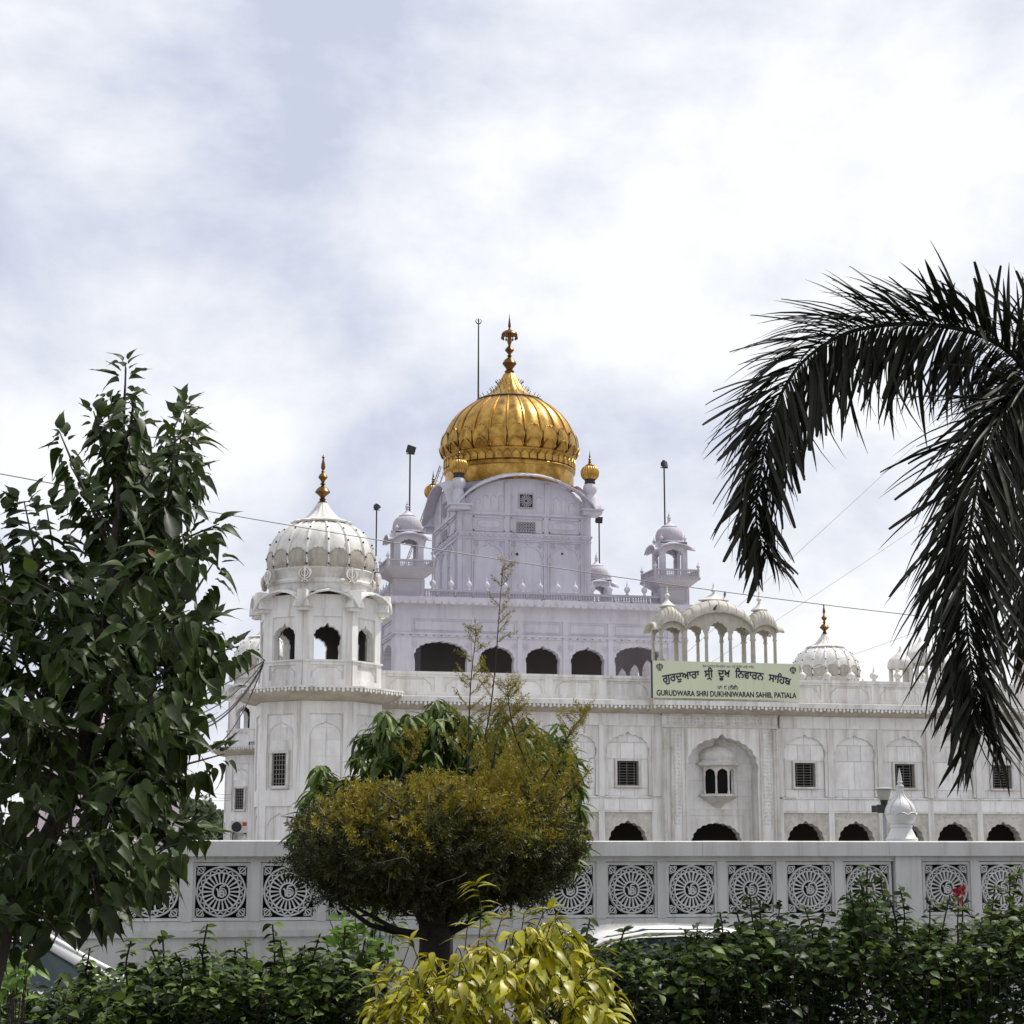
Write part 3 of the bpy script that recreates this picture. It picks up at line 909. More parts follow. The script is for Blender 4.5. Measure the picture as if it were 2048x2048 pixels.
# barred window on the left-front face
tw = MB()
wx, wza, wzb = .30, tz(1571), tz(1506)
tw.box(-wx - .09, wx + .09, -TA - .13, -TA - .0, wzb, wzb + .10); tw.box(-wx - .09, wx + .09, -TA - .13, -TA, wza - .10, wza)
tw.box(-wx - .09, -wx, -TA - .10, -TA, wza, wzb); tw.box(wx, wx + .09, -TA - .10, -TA, wza, wzb)
tw.xf(0, RZ(-1))
win = tw.build('window', M['trim'], tower)
MB().box(-wx, wx, -TA - .012, -TA + .0, wza, wzb).xf(0, RZ(-1)).build('pane', M['glassdk'], win)
for i in range(7):
    z = wza + (wzb - wza) * (i + .5) / 7
    inst(BARH, 'grille_bar', win, RZ(-1) @ boxM(-wx, wx, -TA - .05, -TA - .035, z - .01, z + .01))
for i in range(5):
    x = -wx + 2 * wx * (i + .5) / 5
    inst(BARH, 'grille_bar', win, RZ(-1) @ boxM(x - .01, x + .01, -TA - .065, -TA - .052, wza, wzb))
# cornice
co = MB()
zc0, zc1, zc2 = tz(1402), PZ(653, 1378, TFY - .7), PZ(653, 1371, TFY - .7)
pr = [(TA - .05, zc0)] + [(TA + .72 * math.sin(t * PI / 2) ** 1.3, zc0 + (zc1 - zc0) * (1 - math.cos(t * PI / 2))) for t in (.15, .35, .55, .75, .9, 1.0)]
pr += [(TA + .74, zc2 - .02), (TA + .72, zc2), (TA - .05, zc2 + .06)]
co.ngon(pr, TX, TY)
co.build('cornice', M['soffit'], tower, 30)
tf = MB()
for k in range(8):
    q = tf.mark()
    s2 = (TA + .72) * math.tan(PI / 8)
    wavy_fringe(tf, -s2, s2, -TA - .765, zc1 + .06, .15, .15, .03)
    tf.box(-s2, s2, -TA - .77, -TA - .735, zc1 + .05, zc2 - .01)
    tf.xf(q, RZ(k))
setp(tf.build('pendant_fringe', M['marble'], tower), kind='stuff')
# parapet band
z20, z21 = tz(1374), tz(1319)
pbm = MB(); prm = MB()
TB = TA - .02
pbm.ngon([(TB, zc2), (TB, z21), (TB - .3, z21)], TX, TY)
for k in range(8):
    q = pbm.mark()
    s = TB * 2 * math.tan(PI / 8)
    pbm.box(-s / 2, -s / 2 + st, -TB - .05, -TB + .02, z20, z21); pbm.box(s / 2 - st, s / 2, -TB - .05, -TB + .02, z20, z21)
    pbm.box(-s / 2 + st, s / 2 - st, -TB - .05, -TB + .02, z20, tz(1359)); pbm.box(-s / 2 + st, s / 2 - st, -TB - .05, -TB + .02, tz(1329), z21)
    pbm.box(-s / 2 - .04, s / 2 + .04, -TB - .09, -TB - .04, z21 - .06, z21)
    pbm.xf(q, RZ(k))
    q = prm.mark(); w = s - 2 * st
    za, zb = tz(1358), tz(1330)
    prm.tube([(u * w, -TB - .005, za + v * (zb - za)) for u, v in ((-.46, .1), (-.45, .5), (-.4, .62), (-.36, .66), (-.3, .86), (.3, .86), (.36, .66), (.4, .62), (.45, .5), (.46, .1))], .018, 5)
    prm.xf(q, RZ(k))
pbm.build('parapet', M['marble'], tower)
prm.build('panel_relief', M['trim'], tower)
# open pavilion storey
pv = MB(); pvf = MB(); pvl = MB()
TP = TA - .06
s = TP * 2 * math.tan(PI / 8)
zt1 = tz(1207)
for k in range(8):
    q = pv.mark()
    zs = tz(1280)
    a = cusp(0, s * .56, zs, tz(1252) - zs, 7, .06, .22, 5, .8)
    pv.prism(notch(-s / 2, s / 2, z21 - .02, zt1, a), -TP, -TP + .28)
    pv.xf(q, RZ(k))
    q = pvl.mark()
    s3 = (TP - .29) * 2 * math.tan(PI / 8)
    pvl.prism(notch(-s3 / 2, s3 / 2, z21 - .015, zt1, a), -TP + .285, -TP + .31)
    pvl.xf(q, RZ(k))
    q = pvf.mark()
    pvf.box(-s / 2 - .01, -s / 2 + .2 * s, -TP - .045, -TP + .01, z21, tz(1190)); pvf.box(s / 2 - .2 * s, s / 2 + .01, -TP - .045, -TP + .01, z21, tz(1190))
    pvf.box(-s / 2 + .2 * s, s / 2 - .2 * s, -TP - .045, -TP + .01, tz(1232), tz(1216))
    pvf.box(-s / 2 + .2 * s, s / 2 - .2 * s, -TP - .02, -TP + .01, tz(1216), tz(1188))
    pvf.xf(q, RZ(k))
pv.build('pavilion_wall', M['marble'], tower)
pvl.build('added_shade_lining', M['dark'], tower)  # added lining, its dark colour stands for shade inside the pavilion
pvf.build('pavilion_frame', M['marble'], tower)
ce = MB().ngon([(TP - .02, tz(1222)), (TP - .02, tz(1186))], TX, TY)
ce.build('pavilion_ceiling', M['dark'], tower)  # ceiling with the pavilion's shade put into its colour
# arched eaves, one over each face
ev = MB()
for k in range(8):
    q = ev.mark()
    n = 16
    rows = [[], [], [], []]
    for i in range(n + 1):
        u = -1 + 2 * i / n
        h = (max(0, 1 - abs(u) ** 2.3)) ** .62 + .05 * math.exp(-(u / .12) ** 2) - .012 * abs(math.sin(5 * PI * u))
        zz = tz(1214) + (tz(1183) - tz(1214)) * h
        x = u * s * .5; xo = u * (s * .5 + .17)
        rows[0].append((x, -TP + .03, zz + .10)); rows[1].append((xo, -TP - .42, zz + .02)); rows[2].append((xo, -TP - .42, zz - .04)); rows[3].append((x, -TP + .03, zz + .02))
    ev.loft([[rows[j][i] for j in range(4)] for i in range(n + 1)], True, True)
    ev.xf(q, RZ(k))
ev.build('arched_eave', M['marble'], tower, 40)
eb = MB()
for k in range(8):
    q = eb.mark()
    ac = TP / math.cos(PI / 8)
    eb.prism([(-.30, tz(1215)), (.30, tz(1215)), (.26, tz(1206)), (.16, tz(1196)), (.16, tz(1181)), (-.16, tz(1181)), (-.16, tz(1196)), (-.26, tz(1206))], -ac - .36, -ac + .4)
    eb.box(-.22, .22, -ac - .30, -ac + .3, tz(1222), tz(1215))
    eb.xf(q, Matrix.Translation((TX, TY, 0)) @ Matrix.Rotation(k * PI / 4 + PI / 8, 4, 'Z'))
eb.build('corner_bracket', M['marble'], tower)
# drum
TDY = TY
dz = lambda py: PZ(651, py, TDY)
mpp = MPP(P(651, 1130, TDY))
dr = MB()
dr.lathe([(r * mpp, z) for r, z in ((103, dz(1196)), (103, dz(1180)), (106, dz(1178)), (107, dz(1174)), (105, dz(1170)), (101, dz(1169)), (101, dz(1158)), (104, dz(1154)), (106, dz(1150)), (103, dz(1147)))], TX, TY, 64)
dr.build('drum', M['trim'], tower, 40)
EMB = MB(); khanda(EMB, 0, 0, 0, .28, .16)
EMB.add([], [])
for j in range(24):
    pass
EMBM = EMB.mesh('emblem', M['white'])
ekb = MB().prism([(.27 * math.cos(2 * PI * j / 20), .02 + .29 * math.sin(2 * PI * j / 20)) for j in range(20)], .02, .07).mesh('emblem_shade_disc', M['soffit'])  # added disc, its darker colour stands for the shaded emblem gaps
for k in range(8):
    a = k * PI / 4 + PI / 8
    Mx = Matrix.Translation((TX, TY, 0)) @ Matrix.Rotation(a, 4, 'Z') @ Matrix.Translation((0, -ac - .06 + .1, dz(1166)))
    e = inst(EMBM, 'emblem', tower, Mx)
    ORG[e] = Vector((0, 0, 0))
    pl = bpy.data.objects.new('emblem_shade_disc', ekb); COL.objects.link(pl); pl.parent = e
tprof = [(r * mpp, dz(y)) for r, y in ((101, 1150), (106, 1139), (107, 1128), (105.5, 1112), (100, 1094), (91, 1078), (77, 1064), (58, 1053), (44, 1048))]
td = ribbed_dome(tower, TX, TY, tprof, 16, M['trim'], M['white'], .055, (M['dirty'], dz(1149), dz(1110), .010, .022), 'dome', .014, .72)
cp = MB()
def lotus(t, z): return 1 + .10 * abs(math.cos(8 * t)) - (.06 if z > dz(1045) else 0)
cp.lathe([(r * mpp, dz(y)) for r, y in ((40, 1052), (56, 1051), (58, 1048), (52, 1045), (40, 1041), (30, 1034), (21, 1024), (14, 1014), (9, 1006), (4, 1004))], TX, TY, 64, lotus)
cp.build('lotus_cap', M['trim'], tower, 50)
fi = MB()
fi.lathe([(r * mpp, dz(y)) for r, y in ((9, 1008), (10, 1005), (5, 1002), (7, 999), (4, 996), (7, 992), (13, 987), (15.5, 984.5), (12, 979), (8, 975), (4, 973), (3, 970), (6, 968.5), (3, 966), (4, 962), (8, 957), (9.5, 955), (7, 950), (4, 947), (2.5, 945), (4, 943.5), (2, 941), (4.5, 936), (4, 929), (2.2, 922), (1.6, 917), (3.4, 914.5), (1.5, 912), (.2, 909))], TX, TY, 20)
fi.build('finial', M['brass'], tower, 50)

# rear towers of the same build
RT1 = P(536, 1340, 100); RT2 = P(1650, 1295, 97.6)
t2 = copy_tree(tower, (RT1.x, RT1.y, 0)); t2['label'] = 'far octagonal tower half hidden behind the near marble tower, air conditioner on its shaft'
t3 = copy_tree(tower, (RT2.x, RT2.y, 0)); t3['label'] = 'far tower whose ribbed white dome rises above the parapet right of the sign'
# ------------------------------------------------------------------ the lilac shrine with the golden dome
YT = 74.0
SX, HALF = 18.85, 6.25
SY = YT + HALF
shrine = thing('golden_domed_shrine', 'lilac-white shrine storeys crowned by a large ribbed golden dome', 'building', (SX, SY, 0))
sz = lambda py, px=1000: PZ(px, py, YT)
sxl = lambda px: PX(px, YT, 1250) - SX
SROT = lambda k: Matrix.Translation((SX, SY, 0)) @ Matrix.Rotation(k * PI / 2, 4, 'Z')
z_roof = sz(1210)
z_str = sz(1274)
panels = [(sxl(824), sxl(944)), (sxl(955), sxl(1035)), (sxl(1045), sxl(1126)), (sxl(1136), sxl(1216)), (sxl(1226), sxl(1336))]
arches = [(sxl(831), sxl(935), 0), (sxl(961), sxl(1028), 1), (sxl(1053), sxl(1119), 1), (sxl(1143), sxl(1208), 1), (sxl(1231), sxl(1328), 0)]
for k in range(4):
    w = MB(); f = MB(); em = MB()
    cuts = [-HALF + .065] + [(panels[i][1] + panels[i + 1][0]) / 2 for i in range(4)] + [HALF - .065]
    for i in range(5):
        a, b, pt = arches[i]
        zs = sz(1325)
        rise = sz(1292) - zs if pt else sz(1287) - zs
        ar = cusp((a + b) / 2, b - a, zs, rise * (.92 if pt else 1.0), 9 if pt else 11, .045, .14 if pt else .02, 5, .75 if pt else .6)
        w.prism(notch(cuts[i], cuts[i + 1], 7.0, z_roof, ar), -HALF + .05, -HALF + .45)
        pa, pb_ = panels[i]
        # frames: proud grid round the arch panel and the oblong panel above
        f.box(cuts[i], pa, -HALF, -HALF + .06, 7.0, z_str - .06); f.box(pb_, cuts[i + 1], -HALF, -HALF + .06, 7.0, z_str - .06)
        f.box(cuts[i], pa, -HALF, -HALF + .06, z_str + .1, z_roof); f.box(pb_, cuts[i + 1], -HALF, -HALF + .06, z_str + .1, z_roof)
        f.box(pa, pb_, -HALF, -HALF + .06, sz(1241), z_roof); f.box(pa, pb_, -HALF, -HALF + .06, z_str + .1, sz(1268))
        zo0, zo1 = sz(1264), sz(1246)
        f.tube([(pa + .12, -HALF + .045, zo0), (pb_ - .12, -HALF + .045, zo0), (pb_ - .12, -HALF + .045, zo1), (pa + .12, -HALF + .045, zo1), (pa + .12, -HALF + .045, zo0)], .022, 4)
        for u in (a + .0, b - .0):
            cxk = u - .08 if u == a else u + .08
            khanda(em, max(pa + .14, min(pb_ - .14, cxk)), -HALF + .05, sz(1293), .15, .12)
    for sgn in (-1, 1):
        xq = sorted((sgn * (HALF - .004), sgn * (HALF - .065)))
        f.box(xq[0], xq[1], -HALF, -HALF + .06, 7.0, z_roof)
    f.box(-HALF - .018, HALF + .018, -HALF - .02, -HALF + .06, z_str - .06, z_str - .03)
    f.box(-HALF - .037, HALF + .037, -HALF - .04, -HALF + .06, z_str + .03, z_str + .1)
    n = 40
    wavy_fringe(f, -HALF, HALF, -HALF - .012, z_str + .03, .32, .07, .05, True)
    for mb_, nm, mt in ((w, 'wall', M['lilac']), (f, 'wall_frame', M['lilac']), (em, 'emblem_relief', M['lilac'])):
        if k in (2,) and nm == 'emblem_relief': continue
        mb_.xf(0, SROT(-k)).build(nm, mt, shrine)
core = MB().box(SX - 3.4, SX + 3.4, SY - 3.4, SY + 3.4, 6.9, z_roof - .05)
core.build('inner_sanctum', M['dark'], shrine)  # core box, shade behind the arches put into its colour
lw = MB().box(SX - HALF + .06, SX + HALF - .06, SY - HALF + .06, SY + HALF - .06, 0, 7.0)
lw.build('lower_storey', M['lilac'], shrine)
# cornice slab and scalloped fringe
cs = MB()
def sq(mb, h0, z0, z1, h1=None):
    h1 = h0 if h1 is None else h1
    mb.loft([[(SX + a * h0, SY + b * h0, z0) for a, b in ((-1, -1), (1, -1), (1, 1), (-1, 1))], [(SX + a * h1, SY + b * h1, z1) for a, b in ((-1, -1), (1, -1), (1, 1), (-1, 1))]])
sq(cs, HALF + .10, z_roof - .06, z_roof + .02, HALF + .45)
sq(cs, HALF + .45, z_roof + .02, z_roof + .17)
sq(cs, HALF + .20, z_roof + .17, z_roof + .24)
cs.build('cornice', M['lilac'], shrine)
cf = MB()
for k in range(4):
    q = cf.mark()
    wavy_fringe(cf, -HALF - .45, HALF + .45, -HALF - .455, z_roof + .03, .33, .12, .03, True)
    cf.xf(q, SROT(k))
setp(cf.build('scalloped_fringe', M['lilac'], shrine), kind='stuff')
# pierced roof railing with finials
zr0, zr1 = z_roof + .24, sz(1182)
NP = 14
step = (2 * HALF - 1.9) / NP
jp = MB()
hw, hh = step / 2, (zr1 - zr0) / 2
jp.box(-hw, -hw + .06, -.06, .06, -hh, hh)
jp.box(-hw, hw, -.07, .07, hh - .10, hh); jp.box(-hw, hw, -.06, .06, -hh, -hh + .06)
nx, nz = 6, 3
x0, x1, zz0, zz1 = -hw + .06, hw, -hh + .06, hh - .10
for i in range(nx):
    for j in range(nz):
        cx = x0 + (x1 - x0) * (i + .5) / nx; cz = zz0 + (zz1 - zz0) * (j + .5) / nz
        annulus(jp, cx, cz, .034, .048, -.02, .02, 8)
for i in range(nx + 1):
    cx = x0 + (x1 - x0) * i / nx
    jp.box(cx - .008, cx + .008, -.015, .015, zz0, zz1)
for j in range(nz + 1):
    cz = zz0 + (zz1 - zz0) * j / nz
    jp.box(x0, x1, -.016, .016, cz - .008, cz + .008)
JP = jp.mesh('railing_panel', M['lilacdk'])
SF = MB().lathe(finial_profile(.66, .13), 0, 0, 16, lambda t, z: 1 + .03 * math.cos(8 * t)).mesh('finial', M['lilac'], 50)
for k in range(4):
    for i in range(NP):
        x = -HALF + .95 + step * (i + .5)
        inst(JP, 'railing_panel', shrine, SROT(k) @ Matrix.Translation((x, -HALF + .05, (zr0 + zr1) / 2)))
        inst(SF, 'finial', shrine, SROT(k) @ Matrix.Translation((x + step * .3, -HALF + .05, zr1 - .01)))
# corner turrets
tbz = lambda py: PZ(814, py, YT + .6)
c0 = .62
tm = MB()
tm.box(-c0, c0, -c0, c0, z_roof + .1, tbz(1161))
for k in range(4):
    q = tm.mark()
    for a, b, c, d in ((-c0, -c0 + .12, z_roof + .24, tbz(1163)), (c0 - .12, c0, z_roof + .24, tbz(1163)), (-c0 + .12, c0 - .12, tbz(1166), tbz(1163)), (-c0 + .12, c0 - .12, z_roof + .24, z_roof + .34)):
        tm.box(a * .995, b * .995, -c0 - .03, -c0 + .01, c, d)
    tm.xf(q, Matrix.Rotation(k * PI / 2, 4, 'Z'))
TUR = tm.mesh('turret', M['lilacdk'])
bl = MB()
bl.loft([[(a * h, b * h, z) for a, b in ((-1, -1), (1, -1), (1, 1), (-1, 1))] for h, z in ((c0, tbz(1162)), (.98, tbz(1148)), (1.0, tbz(1147)), (1.0, tbz(1141)), (.3, tbz(1141)))])
for k in range(4):
    q = bl.mark()
    for i in range(16):
        x = -.98 + 1.96 * i / 15
        bl.box(x - .03, x + .03, -1.03, -.98, tbz(1147), tbz(1142))
    bl.box(-1.0, .9, -1.0, -.9, tbz(1129), tbz(1126)); bl.box(-.98, .92, -.98, -.92, tbz(1141), tbz(1139))
    for x in (-.99, 0): bl.box(x, x + .08, -.99, -.91, tbz(1141), tbz(1127))
    for i in range(24):
        x = -.94 + 1.88 * i / 23
        bl.box(x - .012, x + .012, -.965, -.935, tbz(1139), tbz(1129))
    for i in range(3):
        z = tbz(1139) + (tbz(1129) - tbz(1139)) * (i + .5) / 3
        bl.box(-.94, .94, -.962, -.938, z - .012, z + .012)
    bl.xf(q, Matrix.Rotation(k * PI / 2, 4, 'Z'))
BAL = bl.mesh('balcony', M['lilacdk'])
pm = MB()
ph = .60
for k in range(4):
    q = pm.mark()
    zs = tbz(1098)
    pm.prism(notch(-ph + .005, ph - .005, tbz(1141), tbz(1068), cusp(0, ph * 1.22, zs, tbz(1084) - zs, 7, .05, .12, 4, .7)), -ph, -ph + .16)
    n = 10; rows = []
    for i in range(n + 1):
        u = -1 + 2 * i / n
        zz = tbz(1083) + (tbz(1070) - tbz(1083)) * max(0, 1 - abs(u) ** 2.2) ** .7
        rows.append([(u * ph * .95, -ph + .02, zz + .05), (u * (ph + .16), -ph - .30, zz - .04), (u * (ph + .16), -ph - .30, zz - .09), (u * ph * .95, -ph + .02, zz - .01)])
    pm.loft(rows)
    pm.xf(q, Matrix.Rotation(k * PI / 2, 4, 'Z'))
PAV = pm.mesh('pavilion', M['lilac'])
PAVTOP = MB().box(-ph, ph, -ph, ph, tbz(1071), tbz(1067)).lathe([(.60, tbz(1067)), (.60, tbz(1064)), (.56, tbz(1063))], 0, 0, 24).mesh('pavilion_roof', M['lilac'])
dm = MB().lathe(dense([(.57, tbz(1064)), (.60, tbz(1059)), (.61, tbz(1053)), (.57, tbz(1045)), (.47, tbz(1038)), (.33, tbz(1034)), (.30, tbz(1033))]), 0, 0, 60, lambda t, z: 1 - .035 * abs(math.cos(10 * t)))
DOMT = dm.mesh('turret_dome', M['lilacdk'], 50)
cpm = MB().lathe([(.20, tbz(1034.5)), (.34, tbz(1034)), (.35, tbz(1032.5)), (.28, tbz(1031)), (.16, tbz(1027)), (.07, tbz(1022)), (.05, tbz(1020)), (.09, tbz(1018)), (.05, tbz(1016)), (.10, tbz(1013.5)), (.04, tbz(1011)), (.06, tbz(1009)), (.02, tbz(1006)), (.005, tbz(1000))], 0, 0, 20)
CAPT = cpm.mesh('turret_finial', M['lilac'], 50)
SMF = MB().lathe(finial_profile(.34, .085), 0, 0, 12).mesh('small_finial', M['lilac'], 50)
for (a, b) in ((-1, -1), (1, -1), (1, 1), (-1, 1)):
    T0 = Vector((SX + a * (HALF - .55), SY + b * (HALF - .55), 0))
    t = inst(TUR, 'turret', shrine, Matrix.Translation(T0)); ORG[t] = T0
    for me, nm in ((BAL, 'balcony'), (PAV, 'pavilion'), (PAVTOP, 'pavilion_roof'), (DOMT, 'turret_dome'), (CAPT, 'turret_finial')):
        inst(me, nm, t, Matrix.Translation(T0))
    for i, j in ((-1, -1), (1, -1), (1, 1), (-1, 1)):
        inst(SMF, 'small_finial', t, Matrix.Translation(T0 + Vector((i * .95, j * .95, tbz(1126)))))
        inst(SMF, 'small_finial', t, Matrix.Translation(T0 + Vector((i * .52, j * .52, tbz(1066)))))

# square block under the dome
BH = 2.98
YB = SY - BH
bz = lambda py, px=1050: PZ(px, py, YB)
bx = lambda px: PX(px, YB, 1060) - SX
z_e = bz(1022)          # eave springing
z_cr = bz(957)          # gable crest
def gable(u): return z_e + (z_cr - z_e) * max(0.0, 1 - abs(u) ** 2.1) ** .75
for k in range(4):
    w = MB(); f = MB()
    n = 24
    bq = BH - .006
    poly = [(-bq, z_roof), (bq, z_roof)] + [(bq * (1 - 2 * i / n), gable(1 - 2 * i / n)) for i in range(n + 1)]
    w.prism(poly, -BH, -BH + .4)
    # corner strips, string courses, frames
    yy0, yy1 = -BH - .05, -BH + .01
    for x in (-BH + .22, BH - .30):
        f.box(x, x + .06, yy0, yy1, z_roof, bz(1036))
    f.box(-BH - .057, BH + .057, -BH - .06, yy1, bz(1071), bz(1068))
    f.box(-BH - .027, BH + .027, -BH - .03, yy1, bz(1081), bz(1079))
    wavy_fringe(f, -BH, BH, -BH - .04, bz(1071), .26, .10, .05, True)
    for pa, pb_ in ((bx(946), bx(1009)), (bx(1021), bx(1087)), (bx(1098), bx(1160))):
        # niche
        f.box(pa - .05, pa, yy0, yy1, z_roof, bz(1082)); f.box(pb_, pb_ + .05, yy0, yy1, z_roof, bz(1082)); f.box(pa - .05, pb_ + .05, yy0 - .005, yy1, bz(1084), bz(1082))
        zs = bz(1127)
        a = cusp((pa + pb_) / 2, (pb_ - pa) * .94, zs, bz(1092) - zs, 9, .03, .16, 4, .75)
        f.tube([(x, -BH - .01, z) for x, z in a], .045, 5)
        f.tube([(a[-1][0], -BH - .01, a[-1][1]), (a[-1][0], -BH - .01, z_roof)], .035, 5)
        f.tube([(a[0][0], -BH - .01, a[0][1]), (a[0][0], -BH - .01, z_roof)], .02, 5)
        for xx in (pa + .16, pb_ - .16):
            q = f.mark(); khanda(f, xx, -BH, bz(1091), .13, .2)
        # oblong panel
        zo0, zo1 = bz(1065), bz(1036)
        f.box(pa, pb_, yy0, yy1, zo1 - .05, zo1); f.box(pa, pb_, yy0, yy1, zo0, zo0 + .05)
        f.box(pa, pa + .05, yy0, yy1, zo0, zo1); f.box(pb_ - .05, pb_, yy0, yy1, zo0, zo1)
        cx = (pa + pb_) / 2; cz = (zo0 + zo1) / 2
        if abs(cx) > .4:
            pts = [(cx + .52 * math.copysign(abs(math.cos(t)) ** .5, math.cos(t)), -BH - .005, cz + .17 * math.copysign(abs(math.sin(t)) ** .6, math.sin(t))) for t in [2 * PI * i / 24 for i in range(25)]]
            f.tube(pts, .018, 4)
            for s_ in (-.16, .16): f.ball((cx + s_, -BH, cz), .07, .02, .035, 8, 4)
    # ribs and sunk fields in the gable
    for pa in (bx(1009), bx(1089)):
        f.box(pa, pa + .26, yy0 - .006, yy1, bz(1030), gable((pa + .13) / BH) - .12)
    f.box(-BH + .25, BH - .25, yy0, yy1, bz(1032), bz(1027))
    for c in (-2.1, -1.75, -1.4, -1.05, -.62, .62, 1.05, 1.4, 1.75, 2.1):
        zt_ = min(gable(c / BH) - .45, bz(993))
        zb = bz(1022)
        if zt_ - zb < .15: continue
        f.tube([(c - .12, -BH - .005, zb), (c - .12, -BH - .005, zt_ - .12), (c - .06, -BH - .005, zt_ - .02), (c + .06, -BH - .005, zt_), (c + .12, -BH - .005, zt_ - .12)], .016, 4)
    w.xf(0, SROT(k)).build('block_wall', M['lilac'], shrine)
    fo = f.xf(0, SROT(k)).build('block_relief', M['lilac'], shrine)
    # arched eave
    e = MB(); rows = []
    n = 40
    for i in range(n + 1):
        u = -1 + 2 * i / n
        zz = gable(u) + .02 + .025 * abs(math.sin(9 * PI * u))
        rows.append([(u * BH, -BH + .05, zz + .24), (u * (BH + .14), -BH - .5, zz + .05), (u * (BH + .14), -BH - .5, zz - .02), (u * BH, -BH + .05, zz + .12)])
    e.loft(rows)
    e.xf(0, SROT(k)).build('arched_eave', M['lilac'], shrine, 40)
    # pierced windows
    if k in (0, 3):
        jw = MB()
        cx = bx(1052); cz = bz(1002)
        for j in range(16):
            a = 2 * PI * j / 16
            bar2(jw, cx + .08 * math.cos(a), cz + .08 * math.sin(a), cx + .27 * math.cos(a), cz + .27 * math.sin(a), .012, .022, -BH - .05, -BH - .01)
        annulus(jw, cx, cz, .06, .10, -BH - .05, -BH - .01, 14)
        for a_, b_, c_, d_ in ((-.34, .34, .28, .33), (-.34, .34, -.33, -.28), (-.34, -.29, -.28, .28), (.29, .34, -.28, .28)):
            jw.box(cx + a_, cx + b_, -BH - .06, -BH - .01, cz + c_, cz + d_)
        cz2 = bz(1055)
        for i in range(7):
            for j in range(4):
                annulus(jw, cx - .36 + .12 * i, cz2 - .18 + .12 * j, .030, .058, -BH - .05, -BH - .01, 8)
        jo = jw.xf(0, SROT(k)).build('pierced_window', M['lilacdk'], shrine)
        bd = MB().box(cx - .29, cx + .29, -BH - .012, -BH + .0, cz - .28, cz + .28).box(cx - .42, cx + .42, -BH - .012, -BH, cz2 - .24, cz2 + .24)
        bd.xf(0, SROT(k)).build('piercing_shade', M['grime_shade'], jo)  # black sheet on solid wall stands for shade behind the lattice
    if k == 0:
        MB().ball((bx(1034), -BH - .02, bz(1109)), .065, .03, .065, 10, 6).ball((bx(1124), -BH - .02, bz(1105)), .05, .03, .05, 10, 6).xf(0, SROT(0)).build('vent_hole', M['grime_shade'], shrine)
br = MB()
sq(br, BH - .05, z_e - .2, z_e + .35)
sq(br, BH - .3, z_e + .35, bz(985), 2.4)
br.build('block_roof', M['lilacdk'], shrine)
# main dome on its collar
gx_, gy_ = SX, SY
gz = lambda py: PZ(1023, py, gy_)
gm = MPP(P(1023, 900, gy_))
cl = MB().lathe([(r * gm, gz(y)) for r, y in ((112, 1000), (122, 985), (124, 972), (120, 966))], gx_, gy_, 64)
cl.build('white_collar', M['lilac'], shrine, 40)
gb = MB().lathe([(r * gm, gz(y)) for r, y in ((126, 982), (128, 975), (128, 953), (131, 950), (132, 946), (129, 943), (128, 942))], gx_, gy_, 96)
gb.build('gilt_collar', M['gold'], shrine, 40)
band = MB().lathe([(r * gm, gz(y)) for r, y in ((127, 944), (128, 940), (129, 924), (131, 921), (128, 918))], gx_, gy_, 96)
bo = band.build('gilt_band', M['gold'], shrine, 40)
bp = MB()
bp.prism([(-.16, 0), (.16, 0), (.16, .22), (.08, .34), (0, .40), (-.08, .34), (-.16, .22)], -.03, .03)
bp.tube([(-.15, -.035, .0), (-.15, -.035, .22), (0, -.035, .39), (.15, -.035, .22), (.15, -.035, 0)], .02, 4)
BPM = bp.mesh('band_petal', M['gold'])
for k in range(48):
    inst(BPM, 'band_petal', bo, Matrix.Translation((gx_, gy_, 0)) @ Matrix.Rotation(2 * PI * k / 48, 4, 'Z') @ Matrix.Translation((0, -129.5 * gm, gz(942))))
gprof = [(r * gm, gz(y)) for r, y in ((125, 922), (131, 914), (135.5, 902), (135.3, 888), (129.5, 869), (117.5, 847), (97, 826), (72, 809), (56, 802))]
gd = ribbed_dome(shrine, gx_, gy_, gprof, 24, M['gold'], M['goldrib'], .042, (M['gold'], gz(921), gz(874), .018, .03), 'golden_dome', .03)
# second, shorter row of leaf petals below the first
pm2 = MB(); w24 = 2 * PI / 24; rings = []
for j in range(5):
    ring = []
    for i in range(9):
        u = -1 + 2 * i / 8
        top = gz(921) + (gz(901) - gz(921)) * (1 - .75 * abs(u) ** 1.6)
        z = gz(921) + (top - gz(921)) * j / 4
        a = w24 / 2 * u * .8
        r = interp(dense(gprof), z) + .045 + .04 * (j / 4) ** 2
        ring.append((r * math.cos(a), r * math.sin(a), z))
    rings.append(ring)
pm2.loft(rings, False, False); pm2.tube([(x * 1.006, y * 1.006, z) for x, y, z in rings[-1]], .035, 5)
PM2 = pm2.mesh('leaf_petal', M['gold'], 60)
for k in range(24):
    inst(PM2, 'leaf_petal', gd, Matrix.Translation((gx_, gy_, 0)) @ Matrix.Rotation(2 * PI * (k + .5) / 24, 4, 'Z'))
gc = MB()
gc.lathe([(r * gm, gz(y)) for r, y in ((50, 809), (63, 812), (67, 809), (66, 803))], gx_, gy_, 96, lambda t, z: 1 + .02 * abs(math.cos(12 * t)))
gc.build('flange', M['grime_shade'], shrine, 40)
gl = MB().lathe([(r * gm, gz(y)) for r, y in ((64, 803.5), (56, 799), (43, 792), (32, 783), (24, 772), (17, 760), (11.5, 749), (7, 746))], gx_, gy_, 96, lambda t, z: 1 + .06 * abs(math.cos(8 * t)))
gl.build('lotus_cap', M['gold'], shrine, 50)
